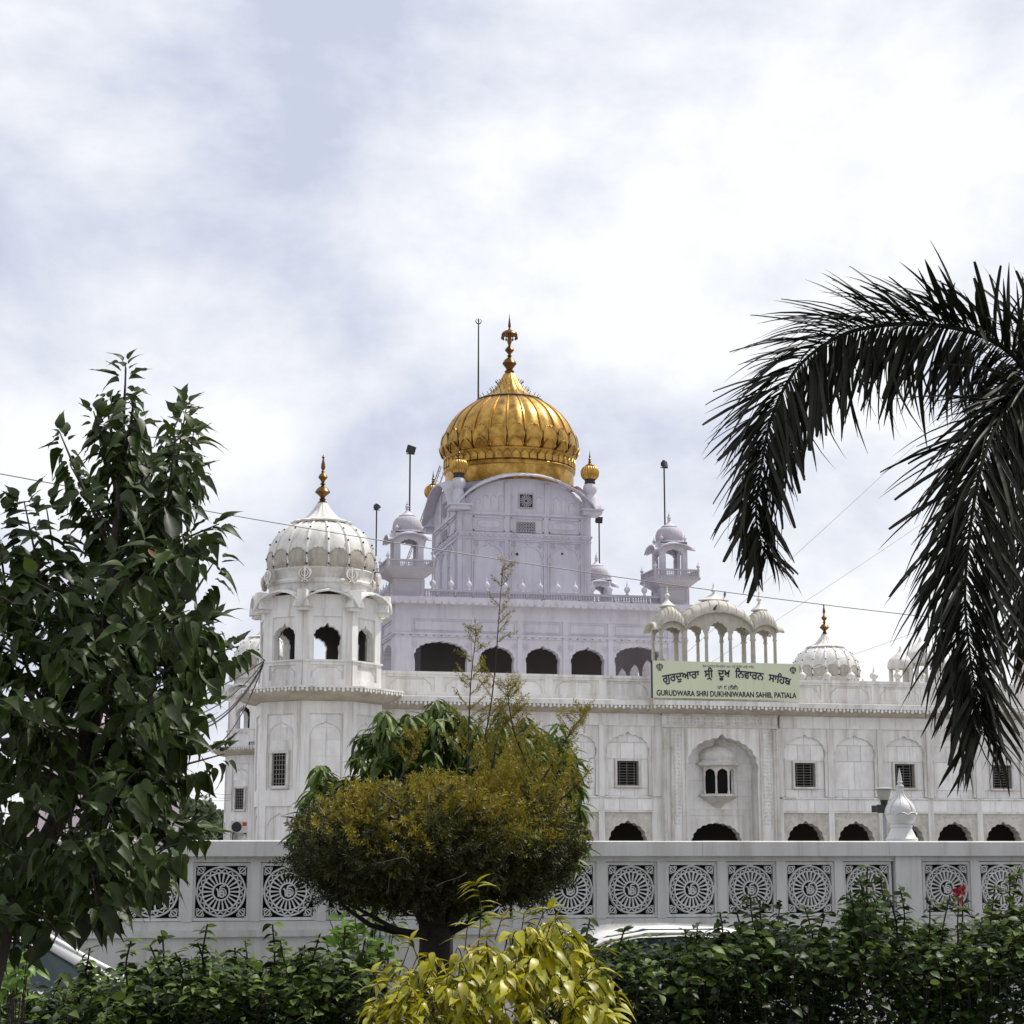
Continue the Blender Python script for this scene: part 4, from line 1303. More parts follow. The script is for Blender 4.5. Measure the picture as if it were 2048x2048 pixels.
# hooked studs on the cap
hk = MB()
for j in range(24):
    a = 2 * PI * j / 24
    for r, y in ((57, 800), (36, 785), (24, 770)):
        x0, y0, z0 = gx_ + r * gm * math.cos(a), gy_ + r * gm * math.sin(a), gz(y)
        hk.tube([(x0, y0, z0), (x0 + .05 * math.cos(a), y0 + .05 * math.sin(a), z0 + .12), (x0 + .12 * math.cos(a), y0 + .12 * math.sin(a), z0 + .16)], .014, 4)
setp(hk.build('hook', M['black'], shrine), kind='stuff')
sp = MB()
sp.lathe([(r * gm, gz(y)) for r, y in ((9, 747), (10, 743), (6, 740), (8, 736), (12, 731), (13.5, 729), (14.5, 727.5), (12.5, 724), (9, 719), (4, 716), (3, 714), (5.5, 712.5), (2.5, 710), (4, 707), (8, 702.5), (9.5, 701), (7.5, 697), (4, 694), (2.5, 691), (3, 689), (5, 683), (4, 676), (5, 673), (3, 671), (3, 668))], gx_, gy_, 24)
sp.lathe([(r * gm, gz(y)) for r, y in ((3, 668), (15, 671), (16.5, 670), (15, 666), (9, 662), (3, 660), (1.6, 656), (3, 654), (2.6, 648), (1.2, 638), (.2, 628))], gx_, gy_, 24)
so = sp.build('finial', M['brass'], shrine, 50)
TAS = MB().lathe([(.02, 0), (.025, -.06), (.05, -.14), (.03, -.18), (.005, -.2)], 0, 0, 6).mesh('tassel', M['brass'])
for j in range(14):
    a = 2 * PI * j / 14
    inst(TAS, 'tassel', so, Matrix.Translation((gx_ + 15.5 * gm * math.cos(a), gy_ + 15.5 * gm * math.sin(a), gz(670.5))))
# gilt kiosk domes at the corners of the block
kz = lambda py: PZ(924, py, YB)
km = MPP(P(924, 940, YB))
kw = MB()
kw.box(-.42, .42, -.42, .42, kz(1021), kz(1013)); kw.box(-.50, .50, -.50, .50, kz(1013), kz(1010))
kw.lathe([(r * km, kz(y)) for r, y in ((15, 1010), (15, 1004), (13, 1000), (12, 988), (10, 982), (9, 978), (13, 973), (14.5, 967), (13, 960), (9.5, 956), (9.5, 953))], 0, 0, 24, lambda t, z: 1 + .03 * math.cos(8 * t))
KW = kw.mesh('kiosk_base', M['lilac'], 50)
KN = MB().lathe([(r * km, kz(y)) for r, y in ((9, 957), (11.5, 955), (10, 951), (12, 946))], 0, 0, 20).mesh('kiosk_neck', M['grime_shade'], 50)
kd = MB().lathe(dense([(r * km, kz(y)) for r, y in ((13, 947), (17.5, 941), (19, 934), (18, 928), (14, 922), (9, 920))]), 0, 0, 80, lambda t, z: 1 - .10 * abs(math.cos(10 * t)))
KD = kd.mesh('gilt_kiosk_dome', M['gold'], 60)
kf = MB().lathe([(r * km, kz(y)) for r, y in ((9, 920.5), (10, 919), (5, 916), (2.5, 913), (3.6, 911), (1.5, 909), (3.5, 906), (1.2, 903), (2, 901), (1, 897), (.2, 888))], 0, 0, 14)
KF = kf.mesh('kiosk_finial', M['brass'], 50)
for (a, b) in ((-1, -1), (1, -1), (1, 1), (-1, 1)):
    T0 = Vector((SX + a * (BH - .02), SY + b * (BH - .02), 0))
    o = inst(KW, 'kiosk_base', shrine, Matrix.Translation(T0)); ORG[o] = T0
    for me, nm in ((KN, 'kiosk_neck'), (KD, 'gilt_kiosk_dome'), (KF, 'kiosk_finial')): inst(me, nm, o, Matrix.Translation(T0))

# ------------------------------------------------------------------ rooftop pavilion over the portal
CY0 = YF - .30
CDP = 1.25
pav = thing('rooftop_pavilion', 'cream stone roof pavilion with one wide and two small domes above the sign', 'pavilion', (PX(1436, CY0), CY0 + CDP / 2, Z_TOP - .1))
cz_ = lambda py: PZ(1436, py, CY0)
cxp = lambda px: PX(px, CY0, 1260)
def bangla(par, xa, xb, ya, yb, ze, hf, ht, name, finial_h, over=.06):
    n, m = 24, 12
    cx, cy = (xa + xb) / 2, (ya + yb) / 2
    hx, hy = (xb - xa) / 2, (yb - ya) / 2
    rows = []
    for j in range(m + 1):
        v = -math.cos(PI * j / m)
        row = []
        for i in range(n + 1):
            u = -math.cos(PI * i / n)
            z = ze + hf * (1 - abs(u) ** 2.0) ** .62 * 1.0
            z += (ht - hf) * max(0, 1 - u * u) ** .36 * max(0, 1 - v * v) ** .36
            bul = 1 + .06 * math.sin(PI * min(1, (z - ze) / ht)) * (1 if abs(u) > .6 else .4)
            rib = 1 + .01 * math.cos(18 * PI * u)
            row.append((cx + u * hx * bul, cy + v * hy * (1 + .05 * (1 - u * u)), z * 1.0 + (.012 * math.cos(14 * PI * u) if abs(v) < .98 else 0)))
        rows.append(row)
    d = MB().loft(rows, False, False)
    d.f = [f[::-1] for f in d.f]
    o = d.build(name, M['cream'], par, 50)
    rbm = MB()
    for i in range(2, n - 1, 2):
        rbm.tube([(r_[i][0], r_[i][1], r_[i][2] + .004) for r_ in rows], .016, 4)
    rbm.build('rib', M['cream'], o)['kind'] = 'stuff'
    e = MB()
    for v, s in ((-1, -1), (1, 1)):
        pts = []
        for i in range(25):
            u = -1 + 2 * i / 24
            z = ze + hf * max(0, 1 - u * u) ** .62 - .01 + .012 * abs(math.sin(8 * PI * u))
            pts.append((cx + u * (hx + .02), cy + v * (hy + over), z))
        rows2 = [[(x, y, z + .02), (x, y, z - .05), (x, y - s * .35, z - .04), (x, y - s * .35, z + .05)] for x, y, z in pts]
        e.loft(rows2)
    e.build('arched_eave', M['cream'], o, 40)
    c = MB()
    zt_ = ze + ht
    k = c.mark()
    fr_ = hx * (.40 if hx > .8 else .62)
    c.lathe([(fr_ * .8, zt_ - .06), (fr_ * 1.05, zt_ - .03), (fr_ * 1.08, zt_ - .0), (fr_ * .8, zt_ + .05), (fr_ * .45, zt_ + .14), (fr_ * .2, zt_ + .22), (.03, zt_ + .25)], 0, 0, 40, lambda t, z: 1 + .05 * abs(math.cos(10 * t)))
    c.xf(k, Matrix.Translation((cx, cy, 0)) @ Matrix.Diagonal((1, min(1, hy / hx * 1.1), 1, 1)))
    c.lathe([(r, zt_ + .22 + h * finial_h) for r, h in ((.04, 0), (.07, .04), (.035, .1), (.06, .2), (.10, .32), (.07, .42), (.03, .5), (.045, .56), (.02, .62), (.035, .74), (.015, .85), (.002, 1))], cx, cy, 14)
    c.build('cap_finial', M['trim'], o, 50)
    return o
zeave = cz_(1259)
x_a, x_b, x_c, x_d = cxp(1324), cxp(1371), cxp(1508), cxp(1552)
bangla(pav, x_b, x_c, CY0, CY0 + CDP, zeave, cz_(1222) - zeave, cz_(1196) - zeave, 'wide_dome', .45)
bangla(pav, x_a - .06, x_b + .0, CY0, CY0 + CDP, zeave, cz_(1242) - zeave, cz_(1211) - zeave, 'small_dome', .55)
bangla(pav, x_c + .0, x_d + .06, CY0, CY0 + CDP, zeave, cz_(1244) - zeave, cz_(1213) - zeave, 'small_dome', .55)
# spandrel walls with cusped openings, front and back
z_bot = Z_TOP - .12
xcols = [x_a, x_b, cxp(1415), cxp(1463), x_c, x_d]
for yy in (CY0 + .10, CY0 + CDP - .20):
    sp_ = MB()
    for i in range(5):
        a, b = xcols[i], xcols[i + 1]
        cx = (a + b) / 2
        n = 12
        if i in (1, 2, 3):
            top = [(a + (b - a) * (1 - t / n), zeave + (cz_(1222) - zeave) * max(0, 1 - (((a + (b - a) * (1 - t / n)) - (x_b + x_c) / 2) / ((x_c - x_b) / 2)) ** 2) ** .62 - .03) for t in range(n + 1)]
        else:
            top = [(a + (b - a) * (1 - t / n), zeave + (cz_(1243) - zeave) * max(0, 1 - (((a + (b - a) * (1 - t / n)) - cx) / ((b - a) / 2 + .03)) ** 2) ** .62 - .03) for t in range(n + 1)]
        zs = cz_(1276)
        rise = (cz_(1253) if i in (1, 3) else cz_(1245) if i == 2 else cz_(1257)) - zs
        ar_ = cusp(cx, (b - a) * .84, zs, rise, 7, .06, .06, 4, .8)
        sp_.prism([(a, zs), (ar_[0][0], zs)] + ar_[1:-1] + [(ar_[-1][0], zs), (b, zs)] + top, yy, yy + .10)
    sp_.build('spandrel', M['cream'], pav)
for yy in (CY0 + .15, CY0 + CDP - .15):
    for i, x in enumerate(xcols):
        r = .10 if i in (1, 4) else .07
        MB().lathe([(r * 1.4, z_bot), (r * 1.4, z_bot + .18), (r * .9, z_bot + .22), (r, z_bot + .3), (r * .85, cz_(1280)), (r * 1.3, cz_(1277)), (r * .9, cz_(1275)), (r * 1.1, cz_(1262))], x, yy, 10).build('column', M['cream'], pav, 40)
# side eave and side wall arch at each end
for x, s in ((x_a, -1), (x_d, 1)):
    e = MB(); rows = []
    cy = CY0 + CDP / 2
    for i in range(13):
        u = -1 + 2 * i / 12
        z = zeave + (cz_(1243) - zeave) * max(0, 1 - u * u) ** .62
        rows.append([(x, cy + u * CDP * .5, z + .05), (x + s * .30, cy + u * CDP * .55, z - .02), (x + s * .30, cy + u * CDP * .55, z - .08), (x, cy + u * CDP * .5, z - .03)])
    e.loft(rows)
    e.build('side_eave', M['cream'], pav, 40)

# ------------------------------------------------------------------ sign board
YS = YF - 1.10
s00 = P(1306, 1395, YS); s10 = P(1600, 1403, YS); s01 = P(1306, 1321, YS)
SX0, SX1 = s00.x, s10.x
SZ0, SZ1 = s00.z, s01.z
sign = thing('name_board', 'wide pale green name board with navy bilingual lettering and two emblems', 'sign', ((SX0 + SX1) / 2, YS, SZ0))
MB().box(SX0, SX1, YS, YS + .06, SZ0, SZ1).build('board', M['sign'], sign)
fr_ = MB()
fr_.box(SX0, SX1, YS + .061, YS + .10, SZ0, SZ0 + .05); fr_.box(SX0, SX1, YS + .061, YS + .10, SZ1 - .05, SZ1)
MB().box(SX0 - .03, SX0 - .001, YS - .002, YS + .12, SZ0 - .01, SZ1 + .01).build('edge_strip', M['black'], sign)
for t in (.05, .35, .65, .95):
    x = SX0 + (SX1 - SX0) * t
    fr_.tube([(x, YS + .08, SZ0 + .1), (x, YF - .3, Z_CT + .2)], .025, 6); fr_.tube([(x, YS + .08, SZ1 - .1), (x, YF - .3, Z_TOP - .1)], .025, 6)
fr_.build('steel_frame', M['steel'], sign)
SW, SH = SX1 - SX0, SZ1 - SZ0
for u in (.047, .957):
    e = MB(); khanda(e, SX0 + SW * u, YS - .002, SZ0 + SH * .82, SH * .115, .08)
    e.build('emblem', M['navy'], sign)
def glyphs(body, size, offset=0.0):
    c = bpy.data.curves.new('lettering', 'FONT')
    c.body = body; c.size = size; c.resolution_u = 3; c.offset = offset
    o = bpy.data.objects.new('lettering', c)
    COL.objects.link(o)
    bpy.context.view_layer.update()
    dg = bpy.context.evaluated_depsgraph_get()
    me = o.evaluated_get(dg).to_mesh()
    vs = [tuple(v.co) for v in me.vertices]; fs = [tuple(p.vertices) for p in me.polygons]
    o.evaluated_get(dg).to_mesh_clear()
    bpy.data.objects.remove(o); bpy.data.curves.remove(c)
    return vs, fs
def lettering(body, u0, u1, v0, h, bend=0.0, bold=0.0, name='lettering', capz=None, offset=0.0):
    vs, fs = glyphs(body, 1.0, offset)
    x0 = min(v[0] for v in vs); x1 = max(v[0] for v in vs)
    if capz is None: capz = max(v[1] for v in vs)
    mb = MB()
    W = (u1 - u0) * SW
    pts = []
    for x, y, z in vs:
        t = (x - x0) / (x1 - x0)
        u = SX0 + u0 * SW + t * W
        dz_ = bend * (1 - (2 * t - 1) ** 2) 
        slope = -4 * bend * (2 * t - 1) / W
        yy = y / capz * h
        pts.append((u - yy * slope * .8, YS - .004, SZ0 + v0 * SH + dz_ + yy))
    e_ = bold * h
    q = 0
    for ox, oz in ((0, 0), (e_, 0), (-e_, 0), (0, e_), (0, -e_)) if bold else ((0, 0),):
        mb.add([(x + ox, y - .0012 * q, z + oz) for x, y, z in pts], fs); q += 1
    mb.build(name, M['navy'], sign)
SH_ = SH
lettering('ਤੇਗ ਬਹਾਦਰ ਸਿਮਰਿਐ ਘਰ ਨਉ ਨਿਧਿ ਆਵੈ ਧਾਇ।'.replace('ਸਿ', 'ਿਸ').replace('ਰਿ', 'ਿਰ').replace('ਨਿ', 'ਿਨ').replace('ਧਿ', 'ਿਧ'), .335, .69, .845, SH * .062, 0, 0, 'small_motto', .62)
main = 'ਗੁਰਦੁਆਰਾ  ਸ਼੍ੀ  ਦੂਖ  ਿਨਵਾਰਨ  ਸਾਿਹਬ'
lettering(main, .07, .935, .40, SH * .185, SH * .19, .05, 'gurmukhi_lettering', .62)
lettering('ਪਾ: ੯ (ਨੌਵੀਂ)', .435, .575, .262, SH * .085, 0, .03, 'small_lettering', .62)
lettering('GURUDWARA SHRI DUKHNIWARAN SAHIB, PATIALA', .025, .975, .06, SH * .15, 0, .036, 'latin_lettering', .72)
# ------------------------------------------------------------------ floodlight masts, flagstaff, ladder on the roofs
def flood_mast(px, y_top, y_bot, Y, tilt, label, size=.42):
    b = P(px, y_bot, Y); z1 = PZ(px, y_top, Y)
    t = thing('floodlight_mast', label, 'floodlight', (b.x, Y, b.z), 'floodlight masts on the roofs')
    MB().tube([(b.x, Y, b.z), (b.x, Y, z1)], .035, 8).build('pole', M['black'], t)
    MB().box(b.x - .16, b.x + .16, Y - .02, Y + .02, z1 - .015, z1 + .02).build('bracket', M['black'], t)
    h = MB()
    s = size / 2
    h.loft([[(-s, -.10, -s * .8), (s, -.10, -s * .8), (s, -.10, s * .8), (-s, -.10, s * .8)], [(-s, -.02, -s * .8), (s, -.02, -s * .8), (s, -.02, s * .8), (-s, -.02, s * .8)], [(-s * .5, .12, -s * .4), (s * .5, .12, -s * .4), (s * .5, .12, s * .4), (-s * .5, .12, s * .4)]])
    h.xf(0, Matrix.Translation((b.x, Y, z1 + s * .9)) @ Matrix.Rotation(tilt[1], 4, 'Z') @ Matrix.Rotation(tilt[0], 4, 'X') @ Matrix.Rotation(.12, 4, 'Y'))
    h.build('lamp_head', M['black'], t)
    return t
flood_mast(819, 908, 1030, YT + .7, (rad(15), rad(30)), 'black floodlight on a thin mast rising from the left lilac turret')
flood_mast(752, 1020, 1112, 88.0, (rad(55), rad(60)), 'small tilted floodlight on a mast behind the near white dome', .38)
flood_mast(1199, 1046, 1150, SY + HALF - .4, (rad(10), rad(-20)), 'floodlight on a mast at the right edge of the dome block', .36)
flood_mast(1330, 936, 1058, YT + .7, (rad(-10), rad(50)), 'small floodlight on a mast rising from the right lilac turret', .34)
b = P(956.5, 818, SY + 1.5)
fs = thing('emblem_staff', 'tall thin staff topped by a ring and blade emblem beside the golden dome', 'staff', tuple(b))
z1 = PZ(956.5, 648, SY + 1.5)
MB().tube([(b.x, b.y, b.z - 1.6), (b.x, b.y, b.z + 1.5), (b.x, b.y, z1)], [.045, .04, .03], 8).build('pole', M['black'], fs)
e = MB()
e.tube([(b.x + .13 * math.sin(t), b.y, z1 + .14 - .13 * math.cos(t)) for t in [-2.6 + 5.2 * i / 16 for i in range(17)]], [.008 + .02 * math.sin(PI * i / 16) for i in range(17)], 5)
e.prism([(b.x - .02, z1), (b.x + .02, z1), (b.x + .035, z1 + .2), (b.x, z1 + .3), (b.x - .035, z1 + .2)], b.y - .012, b.y + .012)
e.build('emblem', M['black'], fs)
# lattice ladder leaning on the far side of the block
l0, l1 = P(806, 1140, 87.0), P(880, 931, 84.6)
ld = thing('lattice_ladder', 'grey steel lattice ladder leaning against the left side of the dome block', 'ladder', tuple(l0))
dv = (l1 - l0); n = 22
ax = Vector((.30, .05, -.02)); dp = Vector((.12, .30, 0))
for o_ in (Vector((0, 0, 0)), ax):
    MB().tube([l0 + o_, l1 + o_], .028, 6).build('rail', M['steel'], ld)
MB().tube([l0 + dp, l1 + dp], .022, 6).build('rail', M['steel'], ld)
rg = MB()
for i in range(n):
    a = l0 + dv * ((i + .5) / n); c = l0 + dv * ((i + 1.2) / n if i < n - 1 else 1)
    rg.tube([a, a + ax], .013, 4); rg.tube([a + ax, c + dp], .010, 4); rg.tube([c, a + dp], .010, 4)
setp(rg.build('rung', M['steel'], ld), kind='stuff')

# ------------------------------------------------------------------ air conditioner and lamp on the far tower
yA = RT1.y - TA * .75
ap = P(478, 1654, yA)
acu = thing('air_conditioner', 'outdoor air conditioner unit with red sticker fixed to the far tower shaft', 'air conditioner', tuple(ap))
wA, hA = .44, .30
body = MB().box(ap.x - wA, ap.x + wA, ap.y - .35, ap.y, ap.z - hA, ap.z + hA).build('case', M['acwhite'], acu)
MB().lathe([(.24, 0), (.26, .02), (.24, .03)], 0, 0, 20).xf(0, Matrix.Translation((ap.x - .16, ap.y - .36, ap.z)) @ Matrix.Rotation(PI / 2, 4, 'X')).build('fan_grille', M['black'], acu)
MB().box(ap.x + .15, ap.x + .36, ap.y - .356, ap.y - .351, ap.z + .05, ap.z + .24).build('sticker', M['acred'], acu)
for s in (-.3, .3):
    MB().box(ap.x + s - .03, ap.x + s + .03, ap.y - .38, ap.y + .5, ap.z - hA - .06, ap.z - hA - .001).box(ap.x + s - .02, ap.x + s + .02, ap.y - .02, ap.y + .3, ap.z - hA - .4, ap.z - hA - .061).build('bracket', M['black'], acu)
MB().tube([(ap.x + wA, ap.y - .1, ap.z), (ap.x + wA + .25, ap.y - .05, ap.z + .15), (ap.x + wA + .35, ap.y, ap.z - .2), (ap.x + wA + .1, ap.y, ap.z - .9)], .04, 6).build('hose', M['black'], acu)
lp = P(505, 1489, RT1.y - TA - .3)
fl = thing('wall_floodlight', 'small black floodlight sitting on the far tower ledge', 'floodlight', tuple(lp))
MB().box(lp.x - .2, lp.x + .2, lp.y - .06, lp.y + .08, lp.z - .14, lp.z + .14).build('lamp_head', M['black'], fl)
MB().box(lp.x - .15, lp.x + .15, lp.y - .065, lp.y - .061, lp.z - .10, lp.z + .10).build('lens', M['lampglass'], fl)
MB().box(lp.x - .03, lp.x + .03, lp.y - .02, lp.y + .2, lp.z - .35, lp.z - .14).build('bracket', M['black'], fl)

# ------------------------------------------------------------------ overhead wires
def wire(name, label, pts, r, mat, group=None, sag=0.0, par=None):
    pts = [Vector(p) for p in pts]
    if len(pts) == 2:
        a, c = pts; pts = []
        for i in range(25):
            t = i / 24
            p = a.lerp(c, t); p.z -= 4 * sag * t * (1 - t)
            pts.append(p)
    o = MB().tube(pts, r, 5).build(name, mat, None, 60, tuple(pts[0]))
    return setp(o, label, 'wire', group)
a, c = P(-420, 868, 34), P(2250, 1272, 48)
wire('overhead_wire', 'long black wire slanting down across the towers from upper left to right', [a, c], .011, M['black'], None, .42)
M['paleline'] = material('pale_guy_wire', (0.33, 0.33, 0.36), 0.6)
for (x0, y0, x1, y1, lab) in ((1375, 1304, 1830, 890, 'upper pale guy wire slanting up right behind the palm frond'), (1422, 1325, 1850, 1043, 'middle pale guy wire slanting from the roof pavilion behind the palm'), (1627, 1336, 1900, 1238, 'lowest pale guy wire crossing the far right dome')):
    wire('guy_wire', lab, [P(x0, y0, 66.5), P(x1, y1, 72)], .012, M['paleline'], 'pale guy wires', .04)
tc_ = P(529, 1326, TY - 1.4)
for i, (x, y, sg) in enumerate(((330, 1424, .10), (330, 1440, .5), (335, 1447, .8), (325, 1452, .9), (330, 1470, 1.5))):
    nm = ('highest and straightest', 'second highest', 'middle', 'second lowest', 'lowest and slackest')[i]
    wire('service_cable', nm + ' black cable hanging from the near tower corner toward the tree', [P(528 - i * .6, 1322 + i * 2.5, TY - 1.5), P(x, y, 52 + i * .4)], (.022, .018, .02, .026, .02)[i], M['black'], 'black cables at the tower corner', sg)
for i, (x0, y0, y1) in enumerate(((300, 1536, 1589), (300, 1546, 1596), (300, 1562, 1600))):
    wire('thin_cable', ('top', 'middle', 'bottom')[i] + ' thin grey cable running from the tree to the far tower', [P(x0, y0 - 30, 90), P(462, y1, RT1.y - TA)], .011, M['paleline'], 'thin grey cables', .55)

# ------------------------------------------------------------------ garden lamp standing behind the boundary wall
YL = 23.0
lq = P(1768, 1600, YL); lm_ = MPP(lq)
lz = lambda py: PZ(1768, py, YL)
lamp = thing('garden_lamp', 'garden lamp post with glass bowl shade and two box spotlights behind the wall', 'lamp', (lq.x, YL, 0))
MB().tube([(lq.x, YL, 0), (lq.x, YL, lz(1640)), (lq.x, YL, lz(1612))], [.03, .026, .022], 12).build('post', M['steel'], lamp, 60)
MB().lathe([(6 * lm_, lz(1614)), (7 * lm_, lz(1606)), (8 * lm_, lz(1600)), (4 * lm_, lz(1599))], lq.x, YL, 20).build('socket', M['black'], lamp, 40)
MB().lathe([(8 * lm_, lz(1600)), (11 * lm_, lz(1594)), (13.5 * lm_, lz(1586)), (14.5 * lm_, lz(1579)), (13.5 * lm_, lz(1579)), (7 * lm_, lz(1598))], lq.x, YL, 28).build('glass_bowl', M['lampglass'], lamp, 60)
MB().lathe([(14 * lm_, lz(1580)), (20 * lm_, lz(1579)), (20.5 * lm_, lz(1577.5)), (12 * lm_, lz(1575)), (2 * lm_, lz(1574))], lq.x, YL, 32).build('shade_lid', M['steel'], lamp, 40)
for s in (-1, 1):
    x = lq.x + s * 15 * lm_
    h = MB().box(-.058, .058, -.05, .05, -.045, .045)
    h.loft([[(-.058, -.05, -.045), (.058, -.05, -.045), (.058, -.05, .045), (-.058, -.05, .045)], [(-.07, -.08, -.055), (.07, -.08, -.055), (.07, -.08, .055), (-.07, -.08, .055)]])
    h.xf(0, Matrix.Translation((x, YL, lz(1618))) @ Matrix.Rotation(-s * .3, 4, 'Z')).build('spotlight', M['black'], lamp)
MB().box(lq.x - 12 * lm_, lq.x + 12 * lm_, YL - .012, YL + .012, lz(1619.5), lz(1616.5)).build('cross_arm', M['black'], lamp)

# ------------------------------------------------------------------ birds
def bird(px, py, Y, face, label):
    p = P(px, py, Y)
    m = MB()
    m.loft([[(x, r * math.cos(t), z + r * .95 * math.sin(t)) for t in [2 * PI * j / 10 for j in range(10)]] for x, z, r in ((-.20, .04, .006), (-.16, .055, .02), (-.09, .085, .042), (-.02, .115, .06), (.04, .145, .056), (.08, .18, .036), (.10, .205, .03), (.13, .22, .03), (.155, .215, .016), (.185, .205, .004))])
    m.box(-.30, -.15, -.025, .025, .02, .04)
    for s in (-1, 1): m.tube([(.0, s * .02, .07), (.0, s * .02, .0), (.03, s * .02, .0)], .006, 4)
    m.xf(0, Matrix.Translation(p) @ Matrix.Rotation(face, 4, 'Z') @ Matrix.Rotation(-.35, 4, 'Y') @ Matrix.Scale(.8, 4))
    o = m.build('pigeon', M['bird'], None, 60, tuple(p))
    setp(o, label, 'bird', 'pigeons on the roofs')
bird(1450, 1194, CY0 + .6, rad(60), 'dark pigeon perched beside the cap of the wide pavilion dome')
bird(1432, 1221, CY0 - .05, rad(-30), 'dark pigeon on the front eave of the wide pavilion dome')
bird(1083, 1209, YT - .4, rad(0), 'dark pigeon on the lilac cornice ledge')

# ------------------------------------------------------------------ cars parked in front of the wall
def car(name, label, x0, yc, direction, roofz, length=4.3):
    t = thing(name, label, 'car', (x0, yc, 0), 'white cars parked along the wall')
    Mx = Matrix.Translation((x0, yc, 0)) @ (Matrix.Rotation(PI, 4, 'Z') if direction < 0 else Matrix.Identity(4))
    L_ = length / 2
    k = roofz / 1.48
    def ring(x, zb, zt_, hw, tuck=.06):
        h = zt_ - zb
        half = [(0, zb), (hw * .8, zb), (hw * .97, zb + h * .12), (hw, zb + h * .45), (hw * .985, zb + h * .8), (hw * .93, zt_ - .01), (hw * .75, zt_ + .015), (0, zt_ + .03)]
        return [(x, -y, z) for y, z in half] + [(x, y, z) for y, z in half[-2:0:-1]]
    st_ = [(-L_, .42, .80, .66), (-L_ + .06, .30, .92, .76), (-L_ + .35, .24, .98, .83), (-L_ + .9, .22, .98, .855), (-.5, .20, .965, .86), (.3, .20, .95, .86), (.9, .20, .93, .855), (1.3, .22, .89, .84), (L_ - .4, .24, .80, .80), (L_ - .12, .28, .70, .72), (L_, .36, .60, .60)]
    bm = MB().loft([ring(*q) for q in st_])
    # wheel arch lips
    bm.xf(0, Mx)
    bo_ = bm.build('body', M['carwhite'], t, 40)
    # greenhouse: glass shell then painted roof and pillars
    gh = [(-1.75, .96, .78, .80), (-1.25, 1.34 * k, .66, .76), (-.6, roofz - .035, .62, .74), (.1, roofz - .03, .62, .74), (.45, roofz - .09, .62, .75), (1.28, .92, .74, .80)]
    def sec(x, zt_, hwt, hwb, zb=.93, g=.0):
        return [(x, -hwb - g, min(zb, zt_ - .005)), (x, -hwt - g, zt_), (x, hwt + g, zt_), (x, hwb + g, min(zb, zt_ - .005))]
    MB().loft([sec(x, z, a, b_) for x, z, a, b_ in gh]).xf(0, Mx).build('window_glass', M['carglass'], t)
    rf_ = MB(); rows = []
    for x, z, hw in ((-1.32, roofz - .13, .655), (-1.15, roofz - .075, .66), (-.7, roofz - .02, .655), (-.2, roofz, .65), (.2, roofz - .01, .65), (.42, roofz - .05, .655), (.56, roofz - .12, .66)):
        rows.append([(x, y * hw, z - .045 * abs(y) ** 2.5 - (.05 if abs(y) > .99 else 0)) for y in (-1.04, -1, -.8, -.4, 0, .4, .8, 1, 1.04)])
    rf_.loft(rows, False, False)
    rf_.f = [f[::-1] for f in rf_.f]
    rf_.xf(0, Mx).build('roof', M['carwhite'], t, 60)
    for s in (-1, 1):
        for pts, r in (([(.54, s * .675, roofz - .13), (.9, s * .75, 1.13), (1.34, s * .81, .90)], .036), ([(-.35, s * .675, roofz - .07), (-.35, s * .815, .95)], .03), ([(-1.3, s * .665, roofz - .14), (-1.8, s * .80, .95)], .05), ([(-1.3, s * .685, roofz - .14), (-.6, s * .685, roofz - .065), (.1, s * .685, roofz - .06), (.54, s * .685, roofz - .13)], .026)):
            MB().tube(pts, r, 6).xf(0, Mx).build('pillar', M['carwhite'], t, 60)
        mi = MB().ball((1.0, s * .94, 1.0), .07, .12, .085, 14, 8)
        mi.xf(0, Mx)
        mo = mi.build('wing_mirror', M['carwhite'], t, 60)
        MB().box(.92, 1.02, s * .84 - .05, s * .84 + .05, .93, .965).xf(0, Mx).build('mirror_arm', M['black'], mo)
        MB().ball((L_ - .22, s * .60, .68), .16, .13, .075, 12, 6).xf(0, Mx).build('headlight', M['chrome'], t, 60)
        MB().ball((-L_ + .10, s * .64, .84), .08, .13, .10, 12, 6).xf(0, Mx).build('tail_light', M['redlens'], t, 60)
        for xx in (-.62, .28): MB().box(xx - .10, xx + .10, s * .875 - .012, s * .875 + .012, .82, .845).xf(0, Mx).build('door_handle', M['carwhite'], t)
        for xx in (-1.28, 1.30):
            w_ = MB().lathe([(.20, -.10), (.30, -.10), (.315, -.07), (.315, .07), (.30, .10), (.20, .10)], 0, 0, 28).xf(0, Mx @ Matrix.Translation((xx, s * .77, .315)) @ Matrix.Rotation(PI / 2, 4, 'X'))
            wo_ = w_.build('wheel', M['tyre'], t, 40)
            rm = MB().lathe([(.05, -.105), (.20, -.095), (.205, .095), (.05, .105)], 0, 0, 20, lambda tt, zz: 1)
            rm.xf(0, Mx @ Matrix.Translation((xx, s * .77, .315)) @ Matrix.Rotation(PI / 2, 4, 'X')).build('rim', M['chrome'], wo_, 40)
    return t
YCAR = 17.3
mx = PX(197, YCAR - .9, 1917)
car('parked_car', 'white car with its windscreen and mirror showing under the leafy tree', mx - 1.0, YCAR, 1, 1.47)
rx = PX(1400, YCAR, 1838)
car('parked_car', 'white car whose bright roof shows above the hedge right of the yellow shrub', rx - .60, YCAR + .1, -1, 1.42)

